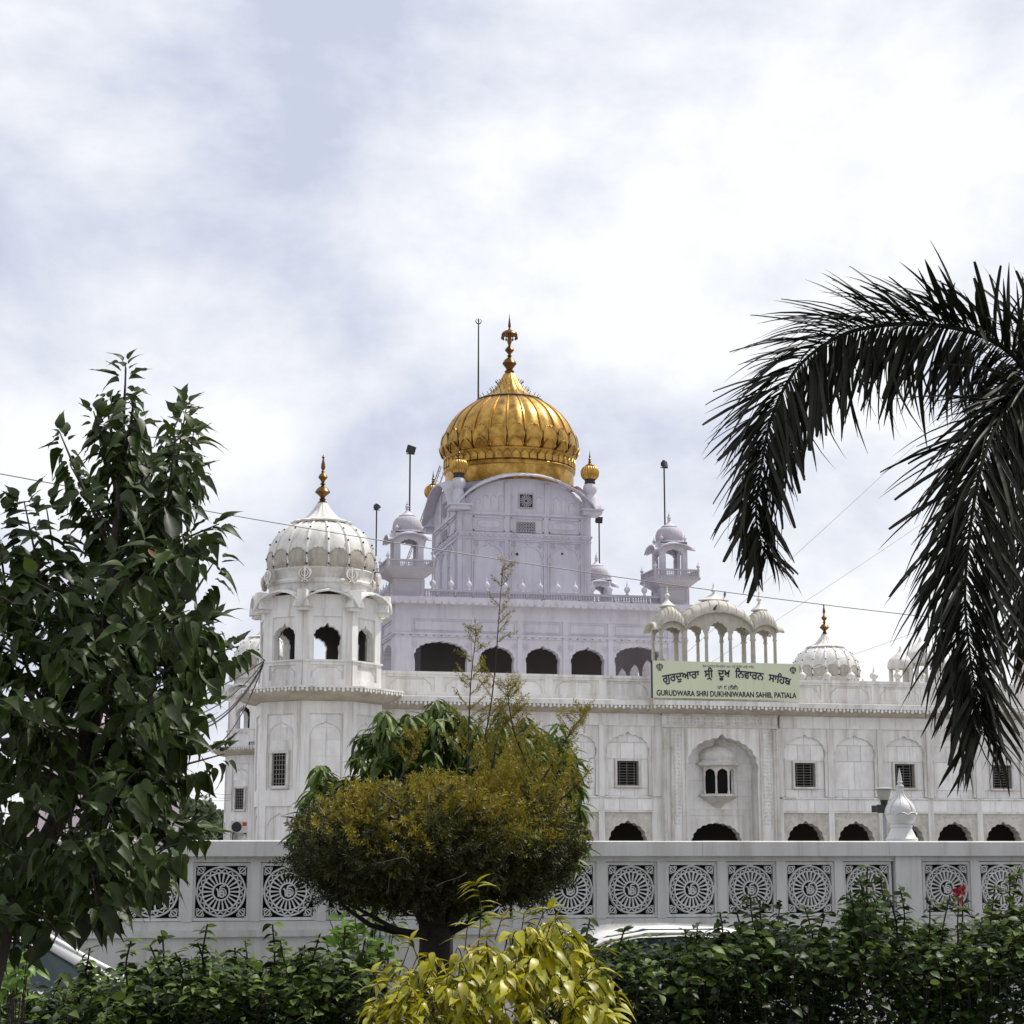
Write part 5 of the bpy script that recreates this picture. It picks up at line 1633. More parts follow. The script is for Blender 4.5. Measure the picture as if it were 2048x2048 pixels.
# ------------------------------------------------------------------ far-left pink building and distant things
YP = 118.0
pkx = lambda px: PX(px, YP, 1500)
pkz = lambda py: PZ(250, py, YP)
pk = thing('pink_building', 'pale pink flat-roofed building with flared cornice glimpsed behind the leafy tree', 'building', (pkx(220), YP + 5, 0))
MB().box(pkx(60), pkx(362), YP, YP + 12, 0, pkz(1500)).build('wall', M['pink'], pk)
fl_ = MB().loft([[(pkx(60) - h, YP - h, z), (pkx(362) + h, YP - h, z), (pkx(362) + h, YP + 12 + h, z), (pkx(60) - h, YP + 12 + h, z)] for h, z in ((.02, pkz(1500)), (1.35, pkz(1455)), (1.4, pkz(1452)), (1.4, pkz(1449)))])
fl_.build('flared_cornice', M['pink'], pk)
MB().box(pkx(60), pkx(300), YP + 2, YP + 11, pkz(1449) - .1, pkz(1425)).build('upper_storey', M['pink'], pk)
jr = MB()
xx0, xx1 = pkx(70), pkx(150)
for i in range(40):
    for j in range(4):
        annulus(jr, xx0 + (xx1 - xx0) * (i + .5) / 40, pkz(1424) + .3 + .28 * j - .14, .085, .15, YP + 2, YP + 2.08, 8)
jr.box(xx0, xx1, YP + 1.98, YP + 2.1, pkz(1425), pkz(1423)); jr.box(xx0, xx1, YP + 1.98, YP + 2.1, pkz(1424) + 1.16, pkz(1424) + 1.35)
setp(jr.build('pierced_railing', M['lilac'], pk), kind='stuff')
for i, px in enumerate((150, 225, 300)):
    MB().box(pkx(px), pkx(px) + 1.1, YP - .03, YP + .02, pkz(1590), pkz(1530)).build('window', M['glassdk'], pk)

# small domed pavilions behind the parapet on the right
YR = 97.0
kr = thing('far_pavilion', 'small far white roof pavilion with stacked domes behind the drooping palm frond', 'pavilion', (PX(1840, YR), YR, 8))
rz = lambda py: PZ(1840, py, YR)
rx_ = lambda px: PX(px, YR, 1320)
for cx, w_, y0, y1, yt in ((1801, 26, 1362, 1335, 1305), (1842, 34, 1362, 1325, 1285), (1893, 26, 1362, 1335, 1310)):
    mm = MPP(P(cx, 1330, YR))
    r = w_ * mm
    d = MB().lathe(dense([(r, rz(y1 + 4)), (r * 1.04, rz(y1 - 3)), (r * .9, rz(y1 - (y1 - yt) * .45)), (r * .5, rz(y1 - (y1 - yt) * .78)), (r * .18, rz(yt)), (.02, rz(yt - 12))]), rx_(cx), YR, 48, lambda t, z: 1 - .03 * abs(math.cos(8 * t)))
    dd = d.build('dome', M['trim'], kr, 50)
    for i in range(4):
        a = PI / 4 + i * PI / 2
        MB().lathe([(.12, rz(1372)), (.12, rz(y1 + 3))], rx_(cx) + r * .8 * math.cos(a), YR + r * .8 * math.sin(a), 10).build('column', M['trim'], dd)
YR2 = 90.0
tw2 = thing('far_right_tower', 'pinkish far tower with a small kiosk dome at the right edge', 'tower', (PX(2052, YR2), YR2, 0))
z2 = lambda py: PZ(2040, py, YR2)
x2 = PX(2056, YR2, 1330); m2 = MPP(P(2056, 1300, YR2))
MB().ngon([(22 * m2, 0), (22 * m2, z2(1350)), (26 * m2, z2(1345)), (26 * m2, z2(1338)), (15 * m2, z2(1336)), (15 * m2, z2(1284))], x2, YR2).build('shaft', M['pink'], tw2)
MB().lathe(dense([(20 * m2, z2(1284)), (24 * m2, z2(1276)), (17 * m2, z2(1262)), (6 * m2, z2(1250)), (2 * m2, z2(1240)), (1 * m2, z2(1220))]), x2, YR2, 32).build('dome', M['lilac'], tw2, 60)
# ------------------------------------------------------------------ foliage helpers
def leaf_mesh(name, mat, prof, droop=.15, fold=.25, wav=0.0):
    vs, fs = [], []
    n = len(prof)
    for i, (t, w) in enumerate(prof):
        z = -droop * t * t
        y = t * (1 - .12 * droop * t)
        wz = wav * math.sin(i * 2.4)
        vs += [(-w, y, z + fold * w + wz), (0, y, z), (w, y, z + fold * w - wz)]
    for i in range(n - 1):
        a = i * 3
        fs += [(a, a + 1, a + 4, a + 3), (a + 1, a + 2, a + 5, a + 4)]
    me = MB().add(vs, fs).mesh(name, mat, 179)
    return (me, vs, fs)
def frame(d, up):
    y = Vector(d).normalized()
    x = y.cross(Vector(up))
    if x.length < 1e-4: x = y.cross(Vector((1, .3, 0)))
    x.normalize(); z = x.cross(y)
    return Matrix(((x.x, y.x, z.x, 0), (x.y, y.y, z.y, 0), (x.z, y.z, z.z, 0), (0, 0, 0, 1)))
def leafM(pos, d, up, s, wide=1.0):
    return Matrix.Translation(pos) @ frame(d, up) @ Matrix.Diagonal((s * wide, s, s, 1))
class Foliage:
    def __init__(s): s.items = []
    def add(s, pos, d, up, size, var, front=0.0, wide=1.0):
        s.items.append((leafM(pos, d, up, size, wide), var, size, front))
    def emit(s, parent, variants, mats_part, part='crown', piece='leaf', limit=300, mat=None):
        sc = []
        for k, (M_, v, size, fr) in enumerate(s.items):
            p = M_.translation; vec = p - CAM
            dist = vec.length
            nrm = Vector((M_[0][2], M_[1][2], M_[2][2])).normalized()
            q = vec.dot(FW)
            px = vec.dot(RT) / q; py = vec.dot(UP) / q
            inside = abs(px) < .272 and abs(py) < .272
            a = size * size / (dist * dist) * (.25 + abs(nrm.dot(vec) / dist)) * (1 + 3 * fr)
            sc.append((a if inside else 0, k))
        sc.sort(reverse=True)
        top = set(k for _, k in sc[:limit])
        mb = MB()
        for k, (M_, v, size, fr) in enumerate(s.items):
            if k in top: continue
            me, vs, fs = variants[v]
            b = len(mb.v)
            mb.v += [tuple(M_ @ Vector(c)) for c in vs]
            mb.f += [tuple(i + b for i in f) for f in fs]
        if not mb.v:
            M_, v, size, fr = s.items[0]
            mb.v = [tuple(M_ @ Vector(c)) for c in variants[v][1]]; mb.f = list(variants[v][2])
        crown = mb.build(part, mats_part, parent, 179)
        crown['kind'] = 'stuff'
        for k in sorted(top):
            M_, v, size, fr = s.items[k]
            inst(variants[v][0], piece, crown, M_)
        return crown
R_ = RND
def rv(s=1.0): return Vector((R_.uniform(-s, s), R_.uniform(-s, s), R_.uniform(-s, s)))
DOWN = Vector((0, 0, -1)); ZUP = Vector((0, 0, 1))
TOCAM = -FW

# ------------------------------------------------------------------ leafy tree at the left edge
HEART = [(0, .005), (.06, .13), (.15, .205), (.28, .235), (.43, .205), (.58, .145), (.73, .075), (.87, .024), (1.0, .002)]
LT = [leaf_mesh('leaf', M['leaf'], HEART, d_, f_, w_) for d_, f_, w_ in ((.10, .45, .02), (.45, .35, .0), (.75, .6, .02), (.25, .2, .04))]
YLT = 9.0
def inpoly(x, y, poly):
    c = False; j = len(poly) - 1
    for i in range(len(poly)):
        xi, yi = poly[i]; xj, yj = poly[j]
        if (yi > y) != (yj > y) and x < (xj - xi) * (y - yi) / (yj - yi) + xi: c = not c
        j = i
    return c
lt_base = P(70, 1900, YLT)
ltree = thing('leafy_tree', 'dark leafy tree with heart-shaped drooping leaves at the left edge', 'tree', (lt_base.x, YLT, 0.06))
trunk_px = [(-60, 2300), (-45, 2050), (5, 1850), (110, 1650), (190, 1430), (207, 1340), (224, 1150), (240, 950), (249, 800), (252, 735)]
tp = [P(x, y, YLT) for x, y in trunk_px]; tp[0].z = .06
MB().tube(tp, [.075, .068, .06, .048, .04, .034, .024, .014, .007, .003], 10).build('trunk', M['bark'], ltree, 60)
FO = Foliage(); limbs = MB()
def shoot(F, pts, nleaf, size, nv, droopy, upright_tip=True, petiole=.05, limb_r=.006, lat=.8, wide=1.0, depthspread=.5):
    ln = [0]
    for a, b in zip(pts, pts[1:]): ln.append(ln[-1] + (b - a).length)
    tot = ln[-1]
    side = R_.choice((-1, 1))
    for k in range(nleaf):
        t = (k + .4) / nleaf
        t = .12 + .88 * t
        dd = t * tot
        for i in range(len(pts) - 1):
            if dd <= ln[i + 1] + 1e-6: break
        u = (dd - ln[i]) / max(1e-6, ln[i + 1] - ln[i])
        p = pts[i].lerp(pts[i + 1], u)
        T = (pts[i + 1] - pts[i]).normalized()
        S = T.cross(TOCAM).normalized()
        side = -side
        up_t = max(0, (t - .84) / .16) if upright_tip else 0
        d = S * side * lat + TOCAM * R_.uniform(-depthspread, depthspread * 1.1) + DOWN * droopy * (1 - up_t) * R_.uniform(.5, 1.3) + T * (.35 + .9 * up_t)
        d.normalize()
        q = p + d * petiole
        upv = ZUP + TOCAM * .6 + rv(.5)
        F.add(q, d, upv, size * R_.choice((.55, .8, .95, 1.05, 1.2, 1.35)) * R_.uniform(.9, 1.1) * (1 - .25 * up_t), R_.randrange(nv), .5 if (p - CAM).dot(FW) < YLT else .1, wide)
    return pts
manual = [((245, 980), (251, 728)), ((232, 1130), (300, 960), (373, 803)), ((228, 1120), (160, 960), (118, 862)), ((238, 1000), (205, 880), (187, 822)), ((240, 1140), (340, 1090), (438, 1048)), ((215, 1290), (380, 1200), (430, 1120)),
          ((215, 1330), (350, 1330), (478, 1292)), ((205, 1400), (320, 1420), (400, 1418)), ((190, 1500), (330, 1540), (448, 1508)), ((175, 1560), (300, 1620), (408, 1668)), ((150, 1620), (240, 1720), (318, 1770)), ((180, 1450), (90, 1200), (48, 1002)),
          ((180, 1460), (120, 1180), (92, 1010)), ((140, 1550), (20, 1250), (-10, 1010)), ((150, 1580), (-40, 1450), (-120, 1250)), ((110, 1750), (180, 1820), (230, 1810)), ((60, 1790), (66, 1830), (62, 1850)), ((100, 1780), (20, 1800), (-60, 1780)), ((220, 1180), (300, 1060), (340, 985)),
          ((255, 1120), (345, 980), (373, 812)), ((258, 1130), (368, 970), (388, 862)), ((252, 1110), (335, 1000), (350, 880)), ((256, 1120), (372, 1010), (396, 930)), ((244, 1000), (270, 900), (278, 838)), ((243, 960), (222, 860), (212, 800)), ((246, 920), (262, 850), (268, 790)), ((238, 1040), (250, 960), (256, 880)), ((235, 1080), (180, 1000), (140, 930)), ((210, 1350), (300, 1260), (410, 1250)), ((190, 1480), (300, 1480), (380, 1470)), ((160, 1580), (280, 1560), (360, 1580))]
for m_ in manual:
    dy = R_.uniform(-.35, .45)
    pts = [P(x, y, YLT + dy * i / (len(m_) - 1)) for i, (x, y) in enumerate(m_)]
    limbs.tube(pts, [.012, .008, .003][-len(pts):], 5)
    L_px = sum(math.hypot(b[0] - a[0], b[1] - a[1]) for a, b in zip(m_, m_[1:]))
    hi = m_[-1][1] < 1060 and m_[0][1] < 1200
    shoot(FO, pts, int(L_px / (4.3 if hi else 4.8)), .112 if hi else .130, 4, .9 if m_[-1][1] > 1100 else .75, True, .03 if hi else .05, .006, .5 if hi else .8)
poly = [(245, 930), (290, 1000), (340, 1000), (365, 960), (375, 1010), (345, 1085), (415, 1090), (420, 1140), (430, 1200), (455, 1300), (420, 1370), (380, 1400), (410, 1510), (370, 1560), (350, 1610), (385, 1680), (310, 1700), (280, 1740), (210, 1765), (150, 1765), (110, 1790), (60, 1850), (-250, 1890), (-250, 1150), (0, 1100), (50, 1085), (100, 1100), (160, 1160), (200, 1080), (190, 1000), (215, 950)]
k = 0
while k < 210:
    x, y = R_.uniform(-250, 480), R_.uniform(760, 1920)
    if not inpoly(x, y, poly): continue
    if x < 0 and R_.random() < .5: continue
    if 1380 < y < 1600 and 60 < x < 200 and R_.random() < .6: continue
    k += 1
    cxp_ = 200 if y > 1100 else 240
    dy = R_.uniform(-.75, .75)
    vx = (x - cxp_); L_ = R_.uniform(60, 120)
    nn = math.hypot(vx, 120)
    bx0 = x - vx / nn * L_; by0 = y + 100 / nn * L_
    pts = [P(bx0, by0, YLT + dy * .8), P((x + bx0) / 2, (y + by0) / 2 - 8, YLT + dy * .9), P(x, y, YLT + dy)]
    limbs.tube(pts, [.007, .005, .002], 4)
    shoot(FO, pts, R_.randint(11, 15), .130, 4, .95 if y > 1150 else .75, R_.random() < .3)
limbs.build('branch', M['bark'], ltree, 60)['kind'] = 'stuff'
FO.emit(ltree, LT, M['leaf'])
bl_ = leaf_mesh('withered_leaf', material('withered_leaf', (.14, .07, .03), .6, trans=.2), HEART, .3, .3)
inst(bl_[0], 'withered_leaf', ltree, leafM(P(296, 1098, YLT - .5), Vector((.8, .2, -.5)), TOCAM + ZUP * .8, .10))

# ------------------------------------------------------------------ palm at the right edge
LL = [(0, .005), (.08, .014), (.25, .022), (.45, .025), (.65, .022), (.82, .015), (.94, .007), (1.0, .002)]
LP = [leaf_mesh('leaflet', M['palm'], LL, d_, .5, 0) for d_ in (.15, .42, .75)] + [leaf_mesh('leaflet', M['palm'], [(0, .005), (.1, .016), (.4, .026), (.7, .026), (.93, .02), (1, .015)], .15, .4)]
YPM = 13.6
pb0 = P(2125, 900, YPM + .4)
palm = thing('palm_tree', 'dark feathery palm with arching fronds drooping in from the right edge', 'palm tree', (pb0.x, pb0.y, .06))
crown_c = P(2075, 790, YPM + .2)
MB().tube([(pb0.x + .1, pb0.y, .06), (pb0.x + .06, pb0.y, 1.5), (pb0.x, pb0.y, 3.2), (pb0.x - .05, pb0.y, crown_c.z - .5), tuple(crown_c)], [.20, .15, .14, .13, .07], 14).build('trunk', M['bark'], palm, 60)
def spline(pts, n):
    out = []
    m = len(pts)
    for i in range(m - 1):
        p0, p1, p2, p3 = pts[max(i - 1, 0)], pts[i], pts[i + 1], pts[min(i + 2, m - 1)]
        for j in range(n):
            t = j / n
            out.append(.5 * (2 * p1 + (p2 - p0) * t + (2 * p0 - 5 * p1 + 4 * p2 - p3) * t * t + (3 * p1 - p0 - 3 * p2 + p3) * t ** 3))
    out.append(pts[-1]); return out
def frond(pxs, Yl, lmax, step, label_seed, limit, flat=.45, grav=.45, lean=.55, tipshort=.55):
    rr = random.Random(label_seed)
    pts = spline([P(x, y, Y_) for (x, y), Y_ in zip(pxs, Yl)], 10)
    n = len(pts)
    fr = MB().tube(pts, [.022 * (1 - i / n) + .004 for i in range(n)], 6).build('frond', M['palmstem'], palm, 60)
    ln = [0]
    for a, b in zip(pts, pts[1:]): ln.append(ln[-1] + (b - a).length)
    tot = ln[-1]; dd = .05; i = 0
    items = []
    while dd < tot:
        while i < n - 2 and ln[i + 1] < dd: i += 1
        u = (dd - ln[i]) / max(1e-6, ln[i + 1] - ln[i])
        p = pts[i].lerp(pts[i + 1], u)
        T = (pts[i + 1] - pts[i]).normalized()
        S = T.cross(TOCAM).normalized()
        t = dd / tot
        L_ = lmax * (.62 + .38 * math.sin(PI * min(1, .18 + t * .72))) * (1 - (1 - tipshort) * max(0, (t - .7) / .3))
        for s in (-1, 1):
            a = rr.uniform(.5, 1.0)
            d = T * (lean + .35 * t) * rr.uniform(.6, 1.3) + S * s * a * 1.15 + TOCAM * rr.uniform(-flat, flat * 1.2) + DOWN * grav * rr.uniform(.4, 1.4)
            d.normalize()
            if rr.random() < .06: continue
            items.append((leafM(p, d, ZUP + TOCAM * rr.uniform(-.3, .9) + Vector((rr.uniform(-.5, .5), 0, 0)), L_ * rr.uniform(.62, 1.2), rr.uniform(.85, 1.5) * .62 / max(L_, .3)), rr.choice((0, 0, 1, 1, 2, 3)), L_))
        dd += step * rr.uniform(.6, 1.4)
    rr.shuffle(items)
    inside = []
    for it in items:
        vec = it[0].translation - CAM; q = vec.dot(FW)
        inside.append(abs(vec.dot(RT) / q) < .27 and abs(vec.dot(UP) / q) < .27)
    rest = MB(); cnt = 0
    for it, ins in zip(items, inside):
        if cnt < limit and ins:
            inst(LP[it[1]][0], 'leaflet', fr, it[0]); cnt += 1
        else:
            me, vs, fs = LP[it[1]]
            b = len(rest.v)
            rest.v += [tuple(it[0] @ Vector(c)) for c in vs]; rest.f += [tuple(j + b for j in f) for f in fs]
    if rest.v: rest.build('leaflet_mass', M['palm'], fr, 179)['kind'] = 'stuff'
frond([(2075, 790), (2050, 740), (2000, 690), (1920, 658), (1800, 648), (1690, 668), (1600, 730), (1545, 830), (1520, 950), (1512, 1030), (1522, 1085), (1534, 1118)], [13.9, 13.8, 13.7, 13.6, 13.5, 13.4, 13.3, 13.25, 13.2, 13.2, 13.2, 13.2], .76, .0125, 3, 150, .55, .36, .62, .62)
frond([(2075, 790), (2060, 770), (2035, 785), (2000, 835), (1963, 930), (1940, 1060), (1930, 1190), (1940, 1310), (1955, 1400), (1965, 1470)], [13.8, 13.5, 13.3, 13.1, 12.9, 12.8, 12.7, 12.7, 12.7, 12.7], .86, .0125, 5, 150, .65, .5, .55, .75)
frond([(2075, 790), (2050, 720), (2042, 680), (2055, 640), (2090, 610), (2140, 600), (2190, 620)], [13.9, 13.9, 13.9, 13.9, 13.9, 13.9, 13.9], .42, .018, 7, 0, .5, .2, .55)
frond([(2075, 790), (2085, 790), (2090, 850), (2085, 960), (2075, 1100), (2065, 1230), (2070, 1340)], [13.9, 14.1, 14.2, 14.2, 14.2, 14.2, 14.2], .72, .024, 9, 0, .5, .6, .6)
frond([(2075, 790), (2200, 680), (2330, 720), (2420, 860), (2450, 1050)], [13.9, 14.0, 14.2, 14.3, 14.3], .6, .04, 10, 0)
frond([(2075, 790), (2160, 640), (2270, 570), (2390, 600), (2480, 720)], [13.9, 14.3, 14.9, 15.4, 15.7], .6, .04, 12, 0)

# ------------------------------------------------------------------ clipped golden bush-tree in the middle
YB_ = 14.3
tb0 = P(872, 1960, YB_)
topi = thing('clipped_bush_tree', 'round clipped bush-tree with feathery olive and golden foliage on a dark forked trunk', 'tree', (tb0.x, YB_, .06))
def Pt(px, py, dY=0.0): return P(px, py, YB_ + dY)
tk = MB()
g0 = Pt(868, 1960); g0.z = .06
tk.tube([g0, Pt(868, 1930), Pt(870, 1880), Pt(868, 1840)], [.15, .125, .12, .125], 12)
tk.build('trunk', M['barkdk'], topi, 60)
for pts, r0 in (([(862, 1850), (835, 1800), (790, 1760), (730, 1720), (690, 1660)], .085), ([(872, 1850), (880, 1790), (900, 1730), (910, 1640)], .07), ([(885, 1860), (915, 1800), (950, 1750), (1000, 1700), (1040, 1640)], .075), ([(850, 1868), (800, 1866), (740, 1850), (690, 1815), (660, 1780)], .032), ([(845, 1870), (790, 1858), (730, 1825), (680, 1800)], .026), ([(862, 1840), (850, 1780), (850, 1700), (830, 1620)], .06), ([(890, 1870), (940, 1845), (985, 1815), (1030, 1790)], .03), ([(895, 1850), (950, 1800), (1000, 1780), (1070, 1760)], .035)):
    q = [Pt(x, y, R_.uniform(-.15, .15)) for x, y in pts]
    MB().tube(q, [r0 * (1 - .75 * i / (len(q) - 1)) for i in range(len(q))], 8).build('limb', M['barkdk'], topi, 60)
def sprig(seed, n=9, w=.10, l=.34, spread=1.0):
    rr = random.Random(seed)
    vs, fs = [], []
    def quad(p, d, L_, W_):
        d = Vector(d).normalized(); x = d.cross(Vector((rr.uniform(-1, 1), rr.uniform(-1, 1), .6))).normalized()
        b = len(vs)
        vs.extend([tuple(p), tuple(p + d * L_ * .5 + x * W_), tuple(p + d * L_), tuple(p + d * L_ * .5 - x * W_)])
        fs.append((b, b + 1, b + 2, b + 3))
    for i in range(n):
        t = (i + .5) / n
        for s in (0, 1, 2):
            a = rr.uniform(0, 2 * PI)
            quad(Vector((0, t, 0)), (math.cos(a) * spread, .75, math.sin(a) * spread), l * rr.uniform(.7, 1.2) * (1.1 - .5 * t), w * .32)
    b = len(vs)
    vs.extend([(-.008, 0, 0), (.008, 0, 0), (.003, 1, 0), (-.003, 1, 0)]); fs.append((b, b + 1, b + 2, b + 3))
    return (None, vs, fs)
SPR = [sprig(i) for i in range(5)]
def add_sprig(mb, M_, v):
    b = len(mb.v)
    mb.v += [tuple(M_ @ Vector(c)) for c in v[1]]; mb.f += [tuple(i + b for i in f) for f in v[2]]
mo_ = MB(); mg_ = MB()
mp_ = MPP(Pt(870, 1680))
RTX = Vector((RT.x, RT.y, 0))
def ell(cx, cy, rx, ry, rd, count, gold_bias):
    c = Pt(cx, cy)
    for _ in range(count):
        v = rv(1.0)
        while v.length > 1 or v.length < .05: v = rv(1.0)
        rr_ = v.length; v = v / rr_
        rr_ = rr_ ** .45
        jit = 1 + .07 * math.sin(v.x * 9 + v.z * 7) + .05 * math.sin(v.y * 11 + v.x * 5) + R_.uniform(-.05, .06)
        p = c + (RTX * v.x * rx + Vector((RTX.y * -1, RTX.x, 0)) * v.y * rd + ZUP * v.z * ry * (1 if v.z > 0 else .98)) * mp_ * rr_ * jit
        out = (RTX * v.x * .8 + Vector((0, 1, 0)) * v.y * .8 + ZUP * (v.z * .7 + .35)) + rv(.6)
        gold = rr_ > .8 and (v.z + R_.uniform(-.85, .75) + .25 * math.sin(p.x * 7 + p.z * 5)) > gold_bias
        s = R_.uniform(.10, .185)
        add_sprig(mg_ if gold else mo_, leafM(p, out, rv(1), s * (1.1 if gold else 1.0)), SPR[R_.randrange(5)])
ell(850, 1700, 246, 112, 240, 4500, .5)
ell(850, 1715, 200, 88, 150, 1300, 2)
ell(1030, 1690, 112, 108, 170, 1400, .25)
# wispy new growth standing up from the top
for _ in range(95):
    x = R_.triangular(650, 1150, 1060)
    ytop = 1606 - 40 * max(0, 1 - ((x - 1030) / 150) ** 2) 
    h = R_.uniform(25, 90) * (1.3 if 930 < x < 1130 else .6)
    p0 = Pt(x, ytop + 25, R_.uniform(-.5, .5)); p1 = Pt(x + (x - 900) * .10 + R_.uniform(-15, 20), ytop + 25 - h, R_.uniform(-.5, .5))
    n = max(3, int(h / 11))
    for i in range(n):
        t = i / n
        add_sprig(mg_, leafM(p0.lerp(p1, t), (p1 - p0).normalized() + rv(.45), rv(1), R_.uniform(.09, .14)), SPR[R_.randrange(5)])
cr = mo_.build('crown', M['olive'], topi); cr['kind'] = 'stuff'
cg = mg_.build('new_growth', M['golden'], topi); cg['kind'] = 'stuff'
for pts in ([(945, 1560), (975, 1450), (990, 1340), (998, 1230), (1006, 1130)], [(935, 1560), (938, 1450), (942, 1360), (953, 1262)], [(1085, 1560), (1120, 1500), (1150, 1450), (1168, 1430)], [(1060, 1540), (1030, 1470), (1018, 1410), (1015, 1370)], [(1120, 1600), (1150, 1575), (1178, 1542)], [(985, 1540), (1000, 1460), (1035, 1420)], [(800, 1560), (825, 1500), (832, 1470)]):
    q = spline([Pt(x, y, R_.uniform(-.06, .06)) for x, y in pts], 6)
    n = len(q)
    so_ = MB().tube(q, [.006 * (1 - i / n) + .002 for i in range(n)], 5).build('leader_shoot', M['bark'], topi, 60)
    sm = MB()
    for i in range(2, n):
        t = i / n
        reach = (.22 * (1 - t) + .05) * (1.0 if len(pts) > 3 else .5)
        for s in (-1, 1):
            if R_.random() < .45: continue
            d = (RTX * s * R_.uniform(.5, 1) + ZUP * R_.uniform(.5, 1.1) + Vector((0, R_.uniform(-.6, .6), 0))).normalized()
            m = max(1, int(reach / .07))
            sm.tube([q[i], q[i] + d * reach], .003, 3)
            for j in range(m + 1):
                add_sprig(sm, leafM(q[i] + d * reach * (j / (m + .5)), d + rv(.25), rv(1), R_.uniform(.08, .12)), SPR[R_.randrange(5)])
    for j in range(4): add_sprig(sm, leafM(q[-1] - ZUP * .05 * j, ZUP + rv(.3), rv(1), .10), SPR[j])
    sm.build('sprig', M['golden'], so_)['kind'] = 'stuff'
tw_ = MB()
for _ in range(16):
    x, y = R_.uniform(700, 1050), R_.uniform(1600, 1790)
    dY = -R_.uniform(.75, 1.02)
    p = Pt(x, y, dY * math.sqrt(max(.1, 1 - ((x - 860) / 280) ** 2)))
    d = (RTX * R_.uniform(-1, 1) + ZUP * R_.uniform(-.3, 1) + rv(.3)).normalized(); L_ = R_.uniform(.1, .3)
    tw_.tube(spline([p, p + d * L_ * .35 + rv(.05), p + d * L_ * .7 + rv(.06), p + d * L_], 4), .0024, 4)
tw_.build('bare_twig', M['twig'], topi)['kind'] = 'stuff'

# ------------------------------------------------------------------ mango tree behind it
YM = 17.2
LANCE = [(0, .012), (.12, .075), (.30, .115), (.50, .12), (.70, .085), (.86, .045), (1.0, .003)]
LM = [leaf_mesh('leaf', M['mango'], LANCE, d_, .35, .01) for d_ in (.15, .4, .6)]
mb0 = P(880, 1900, YM)
mango = thing('mango_tree', 'bushy green tree with long drooping glossy leaves behind the golden bush', 'tree', (mb0.x, YM, .004))
MB().tube([(mb0.x, YM, .004), P(885, 1800, YM), P(880, 1700, YM), P(885, 1560, YM), P(880, 1440, YM)], [.12, .10, .08, .05, .015], 10).build('trunk', M['bark'], mango, 60)
FM = Foliage()
mm_ = MPP(P(880, 1550, YM))
def rosette(p, axis, n, s, fr):
    for i in range(n):
        a = 2 * PI * i / n + R_.uniform(-.4, .4)
        o = Vector((math.cos(a), math.sin(a), 0))
        d = o * R_.uniform(.5, 1) + axis * R_.uniform(-.1, .5) + DOWN * R_.uniform(.2, 1.0)
        FM.add(p + o * .01 + axis * R_.uniform(-.06, .02), d, ZUP + rv(.4), s * R_.uniform(.7, 1.15), R_.randrange(3), fr)
twm = MB()
mpoly = [(870, 1398), (905, 1408), (940, 1430), (1000, 1440), (1060, 1440), (1100, 1470), (1115, 1440), (1130, 1455), (1150, 1520), (1165, 1590), (1150, 1650), (1165, 1700), (1120, 1740), (700, 1760), (625, 1720), (590, 1660), (600, 1600), (630, 1560), (640, 1525), (665, 1540), (700, 1550), (715, 1490), (770, 1420), (790, 1440), (830, 1410)]
k = 0
while k < 560:
    x, y = R_.uniform(585, 1170), R_.uniform(1395, 1760)
    if not inpoly(x, y, mpoly): continue
    if y > 1620 and 670 < x < 1080: continue
    k += 1
    dY = R_.uniform(-.9, .7)
    p = P(x, y + 8, YM + dY)
    ax = (Vector(((x - 880) / 300, -dY * .2, .8)) + rv(.3)).normalized()
    rosette(p, ax, R_.randint(9, 13), .19, .6 if dY < 0 else 0)
    twm.tube([p - ax * .28 + rv(.05), p], .005, 4)
for x, y in ((872, 1400), (900, 1412), (770, 1425), (720, 1470), (640, 1532), (655, 1560), (660, 1600), (600, 1635), (592, 1670), (615, 1700), (1118, 1448), (1140, 1500), (1150, 1560), (1160, 1610), (1160, 1690), (1150, 1720), (1050, 1438), (1000, 1430)):
    p = P(x, y, YM - .3)
    rosette(p, ZUP, 13, .185, 1); twm.tube([P(x + (880 - x) * .12, y + 60, YM), p], .006, 4)
twm.build('branch', M['bark'], mango)['kind'] = 'stuff'
FM.emit(mango, LM, M['mango'])

# ------------------------------------------------------------------ hedges
OVAL = [(0, .01), (.10, .17), (.28, .29), (.48, .32), (.68, .26), (.86, .13), (1.0, .01)]
LH = [leaf_mesh('leaf', M['hedge'], OVAL, d_, f_, w_) for d_, f_, w_ in ((.1, .3, .0), (.3, .2, .02), (.5, .35, .0))]
LHT = [leaf_mesh('leaf', M['hedgetop'], OVAL, d_, f_, w_) for d_, f_, w_ in ((.1, .3, .0), (.3, .2, .02), (.5, .35, .0))]
LHF = [leaf_mesh('leaf', M['fresh'], OVAL, d_, f_, w_) for d_, f_, w_ in ((.1, .3, .0), (.3, .2, .02), (.5, .35, .0))]
def topline(prof, x):
    for (x0, y0), (x1, y1) in zip(prof, prof[1:]):
        if x0 <= x <= x1: return y0 + (y1 - y0) * (x - x0) / (x1 - x0)
    return prof[-1][1] if x > prof[-1][0] else prof[0][1]
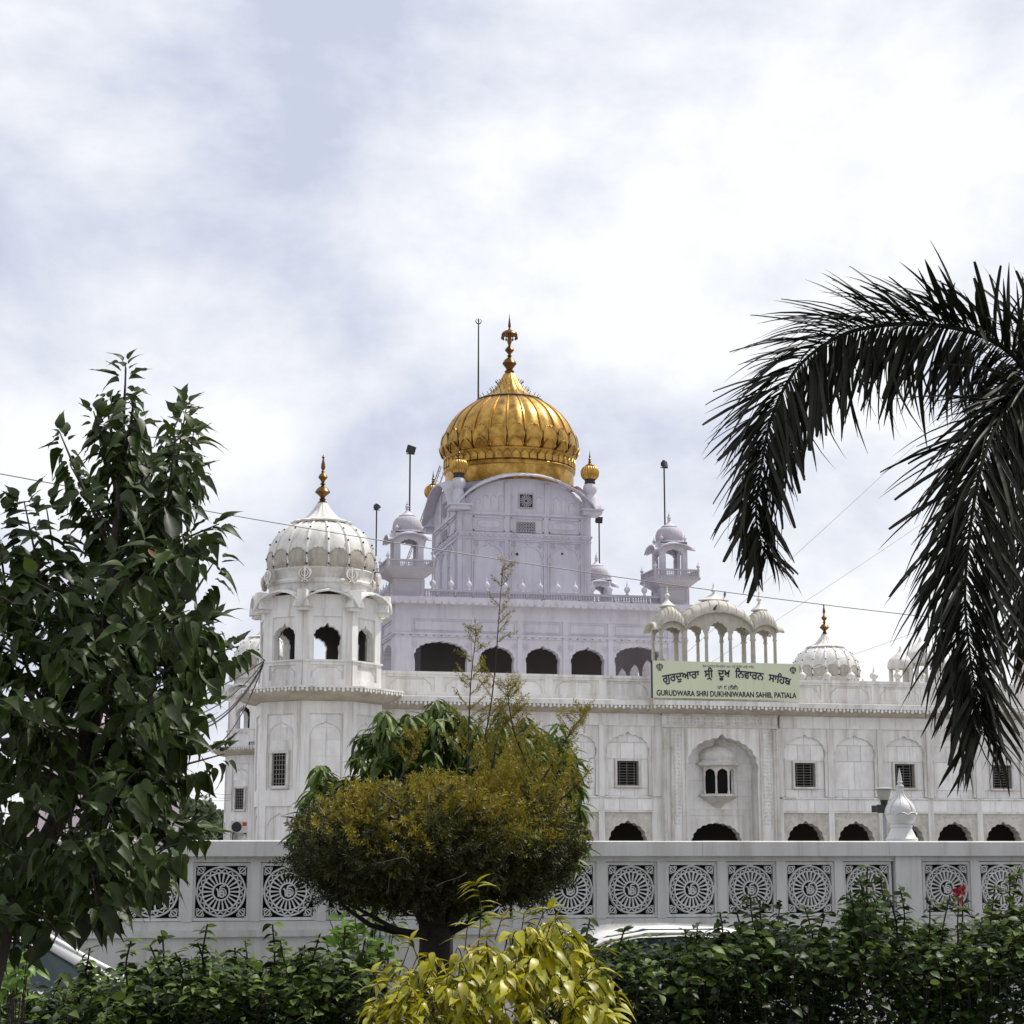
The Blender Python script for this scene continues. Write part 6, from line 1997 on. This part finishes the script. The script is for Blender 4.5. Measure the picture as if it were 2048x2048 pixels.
def hedge(name, label, prof, sprays, Yc, depth, count, leaf):
    x0, x1 = prof[0][0], prof[-1][0]
    b = P((x0 + x1) / 2, 2040, Yc)
    h = thing(name, label, 'hedge', (b.x, Yc, .06), 'clipped hedges in front of the parked cars')
    F = Foliage(); F2 = Foliage(); stems = MB()
    for k in range(count):
        x = R_.uniform(x0, x1); dY = R_.uniform(-depth, depth)
        ztop = PZ(x, topline(prof, x) + R_.uniform(-16, 30) - 9 * math.sin(x * .045) - 6 * math.sin(x * .11), Yc) - .14 * (abs(dY) / depth) ** 3
        xw = PX(x, Yc + dY, 1950)
        zb = max(.2, ztop - R_.uniform(.35, .75)) if k % 3 else R_.uniform(.15, .6)
        zt_ = ztop if k % 3 else zb + .5
        p0 = Vector((xw + R_.uniform(-.08, .08), Yc + dY, zb)); p1 = Vector((xw + R_.uniform(-.12, .12), Yc + dY + R_.uniform(-.1, .1), zt_))
        stems.tube([p0, p0.lerp(p1, .88)], .002, 3, False)
        n = R_.randint(6, 9)
        for i in range(n):
            t = (i + R_.random() * .6) / n
            p = p0.lerp(p1, t); a = R_.uniform(0, 2 * PI)
            for s in (0, PI):
                d = Vector((math.cos(a + s), math.sin(a + s), R_.uniform(-.35, .55)))
                (F2 if (t > .5 and R_.random() < .52) else F).add(p + d * .015, d, ZUP + rv(.7), leaf * R_.uniform(.6, 1.25), R_.randrange(3), .8 if dY < -depth * .55 else 0)
    for sx, sy in sprays:
        tip = P(sx, sy, Yc - R_.uniform(0, .5)); base = P(sx + R_.uniform(-30, 30), topline(prof, sx) + 60, Yc - .2)
        q = spline([base, base.lerp(tip, .5) + rv(.03), tip], 5)
        stems.tube(q, .006, 4)
        L_ = (tip - base).length
        n = max(5, int(L_ / .035))
        for i in range(n):
            t = .25 + .75 * i / n
            p = q[min(len(q) - 1, int(t * (len(q) - 1)))].lerp(q[min(len(q) - 1, int(t * (len(q) - 1)) + 1)], R_.random())
            a = R_.uniform(0, 2 * PI)
            for s in (0, PI):
                d = Vector((math.cos(a + s), math.sin(a + s) * .7, R_.uniform(-.3, .5)))
                (F2 if R_.random() < .65 else F).add(p, d, ZUP + rv(.5), leaf * R_.uniform(.7, 1.15), R_.randrange(3), 1)
    stems.build('stem', M['bark'], h)['kind'] = 'stuff'
    F.emit(h, LH, M['hedge'], 'foliage', 'leaf', 180)
    F2.emit(h, LHT, M['hedgetop'], 'young_foliage', 'leaf', 120)
    return h
hedge('hedge', 'dark green hedge left of the yellow shrub, in front of the mirror car', [(-90, 1985), (60, 1980), (150, 1968), (230, 1935), (300, 1930), (420, 1905), (520, 1915), (600, 1905), (700, 1905), (760, 1915)],
      [(325, 1868), (262, 1882), (415, 1848), (395, 1885), (300, 1890), (545, 1848), (560, 1880), (690, 1852), (640, 1868), (180, 1895), (350, 1905), (470, 1895), (610, 1890), (130, 1945), (165, 1925), (490, 1880), (730, 1880)], 12.9, .75, 1050, .082)
hedge('hedge', 'dark green hedge right of the yellow shrub with tall uneven shoots', [(1090, 1950), (1150, 1896), (1230, 1890), (1330, 1886), (1400, 1878), (1470, 1850), (1540, 1835), (1600, 1860), (1680, 1860), (1735, 1790), (1800, 1850), (1860, 1865), (1940, 1850), (2010, 1830), (2050, 1800), (2130, 1800)],
      [(1180, 1838), (1250, 1855), (1370, 1858), (1440, 1825), (1500, 1790), (1520, 1800), (1560, 1800), (1735, 1733), (1720, 1760), (1760, 1755), (1700, 1790), (1800, 1775), (1860, 1800), (1900, 1790), (1925, 1800), (1990, 1770), (2020, 1745), (2040, 1735), (1650, 1830), (1610, 1815), (1470, 1815), (1780, 1800), (1690, 1820), (1395, 1850)], 12.9, .8, 1450, .082)

# flowering rose stem rising out of the right hedge
rs = P(1917, 1850, 12.6)
rose = thing('flowering_stem', 'stem with two ragged red blooms rising from the right hedge', 'flower', (rs.x, rs.y, .06))
MB().tube([(rs.x, rs.y, .06), P(1915, 1860, 12.6), P(1917, 1795, 12.6)], [.008, .006, .004], 5).build('stem', M['bark'], rose)
PET = leaf_mesh('petal', M['red'], [(0, .05), (.2, .25), (.5, .42), (.8, .36), (1, .12)], .3, .4)
for cx, cy, n, s in ((1913, 1783, 11, .038), (1924, 1779, 9, .032), (1920, 1802, 6, .026)):
    c = P(cx, cy, 12.55)
    for i in range(n):
        a = 2 * PI * i / n + R_.uniform(-.3, .3)
        inst(PET[0], 'petal', rose, leafM(c + rv(.01), Vector((math.cos(a), -.5 + R_.uniform(-.3, .3), math.sin(a) * .8)), Vector((0, -1, .4)) + rv(.4), s * R_.uniform(.8, 1.2)))

# ------------------------------------------------------------------ yellow shrub in front
YY = 10.9
DRP = [(0, .012), (.10, .12), (.26, .185), (.45, .195), (.64, .15), (.82, .075), (.94, .022), (1.0, .002)]
LY = [leaf_mesh('leaf', M['yellow'], DRP, d_, f_, .01) for d_, f_ in ((.35, .3), (.7, .3), (.95, .4), (.5, .15))]
ys0 = P(990, 2048, YY)
yel = thing('yellow_shrub', 'bright yellow-green shrub with curling drooping leaves at the bottom centre', 'shrub', (ys0.x, YY, .06))
FY = Foliage(); sy_ = MB()
ym = MPP(P(990, 1950, YY))
base = Vector((ys0.x, YY, .3))
def yprof(x): return topline([(690, 2050), (740, 1985), (770, 1955), (800, 1915), (850, 1908), (900, 1896), (945, 1888), (1000, 1868), (1060, 1850), (1105, 1838), (1130, 1862), (1170, 1920), (1215, 1945), (1245, 1995), (1300, 2050)], x)
for k in range(232):
    x = R_.triangular(765, 1215, 1040); dY = R_.uniform(-.75, .55)
    y = yprof(x) + abs(R_.gauss(0, 1)) * 75 + (35 if dY < -.4 else 0) + 4
    if k >= 160:
        dY = R_.uniform(-.55, -.1); y = R_.uniform(1985, 2075); x = R_.uniform(770, 1205)
    tip = P(x, y, YY + dY)
    mid = base.lerp(tip, .55) + Vector((0, 0, .12)) + rv(.05)
    q = spline([base + rv(.06), mid, tip, tip + Vector(((x - 990) * .0006, -.04, -.07))], 5)
    sy_.tube(q[8:], .003, 4)
    n = R_.randint(5, 8)
    for i in range(n):
        p = q[-1 - int(i * .9)] if i * .9 < len(q) - 1 else q[0]
        a = R_.uniform(0, 2 * PI)
        d = Vector((math.cos(a) + (x - 990) / 500, math.sin(a) * .8 - .35, R_.uniform(-.7, .3)))
        FY.add(p + rv(.015), d, ZUP + rv(.35), .128 * R_.uniform(.6, 1.2), R_.randrange(4), 1 if dY < .1 else .3, 1.05)
for pts in ([(955, 1900), (962, 1830), (955, 1775), (952, 1768)], [(1060, 1890), (1085, 1830), (1098, 1818)], [(1120, 1900), (1110, 1840)], [(990, 1880), (1003, 1838)], [(930, 1900), (935, 1850)], [(840, 1930), (822, 1880)], [(1180, 1940), (1200, 1900)], [(760, 1980), (745, 1945)], [(1040, 1880), (1048, 1830)]):
    q = spline([P(x, y, YY - .1) for x, y in pts], 5)
    sy_.tube(q, .003, 4)
    for i in range(1, len(q)):
        FY.add(q[i], RTX * R_.choice((-1, 1)) + ZUP * .35 + rv(.3), ZUP + rv(.3), .13 * R_.uniform(.6, 1), R_.randrange(4), 1)
    for sgn in (-1, 1, .3):
        FY.add(q[-1], RTX * sgn + ZUP * .5 + rv(.2), ZUP + rv(.3), .11 * R_.uniform(.7, 1), R_.randrange(4), 1)
sy_.build('stem', M['bark'], yel)['kind'] = 'stuff'
FY.emit(yel, LY, M['yellow'], 'foliage')

# ------------------------------------------------------------------ small pale shrubs
def small_shrub(label, pxs, Y, size, n, variants, mat, spread):
    b = P(pxs[0][0], 2040, Y)
    t = thing('small_shrub', label, 'shrub', (b.x, Y, .02))
    F = Foliage(); st = MB()
    for cx, cy, rx, ry in pxs:
        for _ in range(n):
            x, y = R_.gauss(cx, rx * .5), R_.gauss(cy, ry * .5)
            p = P(x, y, Y + R_.uniform(-.25, .25))
            d = Vector((R_.uniform(-1, 1), R_.uniform(-1, .5), R_.uniform(-.4, .7)))
            F.add(p, d, ZUP + rv(.6), size * R_.uniform(.7, 1.2), R_.randrange(len(variants)), 1)
            if _ % 5 == 0: st.tube([(b.x + (p.x - b.x) * .6, Y, max(.1, p.z - .4)), p], .004, 4)
    MB().tube([(b.x, Y, .02), (b.x, Y, .9), (P(pxs[0][0], pxs[0][1], Y))], [.014, .01, .004], 6).build('stem', M['bark'], t)
    st.build('twig', M['bark'], t)['kind'] = 'stuff'
    F.emit(t, variants, mat, 'foliage', 'leaf', 200)
small_shrub('bright green sapling behind the dark trunk of the golden bush', [(745, 1850, 75, 40), (770, 1900, 60, 40), (950, 1800, 30, 50), (690, 1880, 30, 40)], 16.0, .125, 46, LHF, M['fresh'], 1)
small_shrub('pale yellow-green sapling at the bottom left below the car window', [(28, 1945, 40, 45)], 11.6, .10, 60, LHF, M['fresh'], 1)

# ------------------------------------------------------------------ far trees beyond the compound
FARL = [leaf_mesh('leaf_clump', M['far'], [(0, .15), (.3, .42), (.7, .38), (1, .1)], .3, .3)]
for i, (cx, cy, rx, ry, Y, lab) in enumerate(((388, 1650, 42, 52, 165, 'hazy far tree between pink building and far tower, the taller left one'), (440, 1662, 34, 34, 175, 'hazy far tree touching the far tower, lower and rounder one'), (330, 1660, 40, 45, 180, 'hazy far tree mostly hidden behind the pink building edge'))):
    m = MPP(P(cx, cy, Y)); c = P(cx, cy, Y)
    t = thing('far_tree', lab, 'tree', (c.x, Y, 0), 'far trees on the left')
    MB().tube([(c.x, Y, 0), (c.x + .2, Y, c.z * .5), (c.x, Y, c.z)], [.4, .3, .1], 8).build('trunk', M['bark'], t)
    F = MB()
    for _ in range(900):
        v = rv(1.0)
        while v.length > 1: v = rv(1.0)
        v = v.normalized() * v.length ** .4 * (1 + .15 * math.sin(v.x * 8 + v.z * 6))
        p = c + Vector((v.x * rx * m, v.y * rx * m, v.z * ry * m))
        M_ = leafM(p, rv(1) + ZUP * .3, rv(1), R_.uniform(.35, .75))
        b = len(F.v)
        F.v += [tuple(M_ @ Vector(q)) for q in FARL[0][1]]; F.f += [tuple(j + b for j in f) for f in FARL[0][2]]
    F.build('crown', M['far'], t)['kind'] = 'stuff'
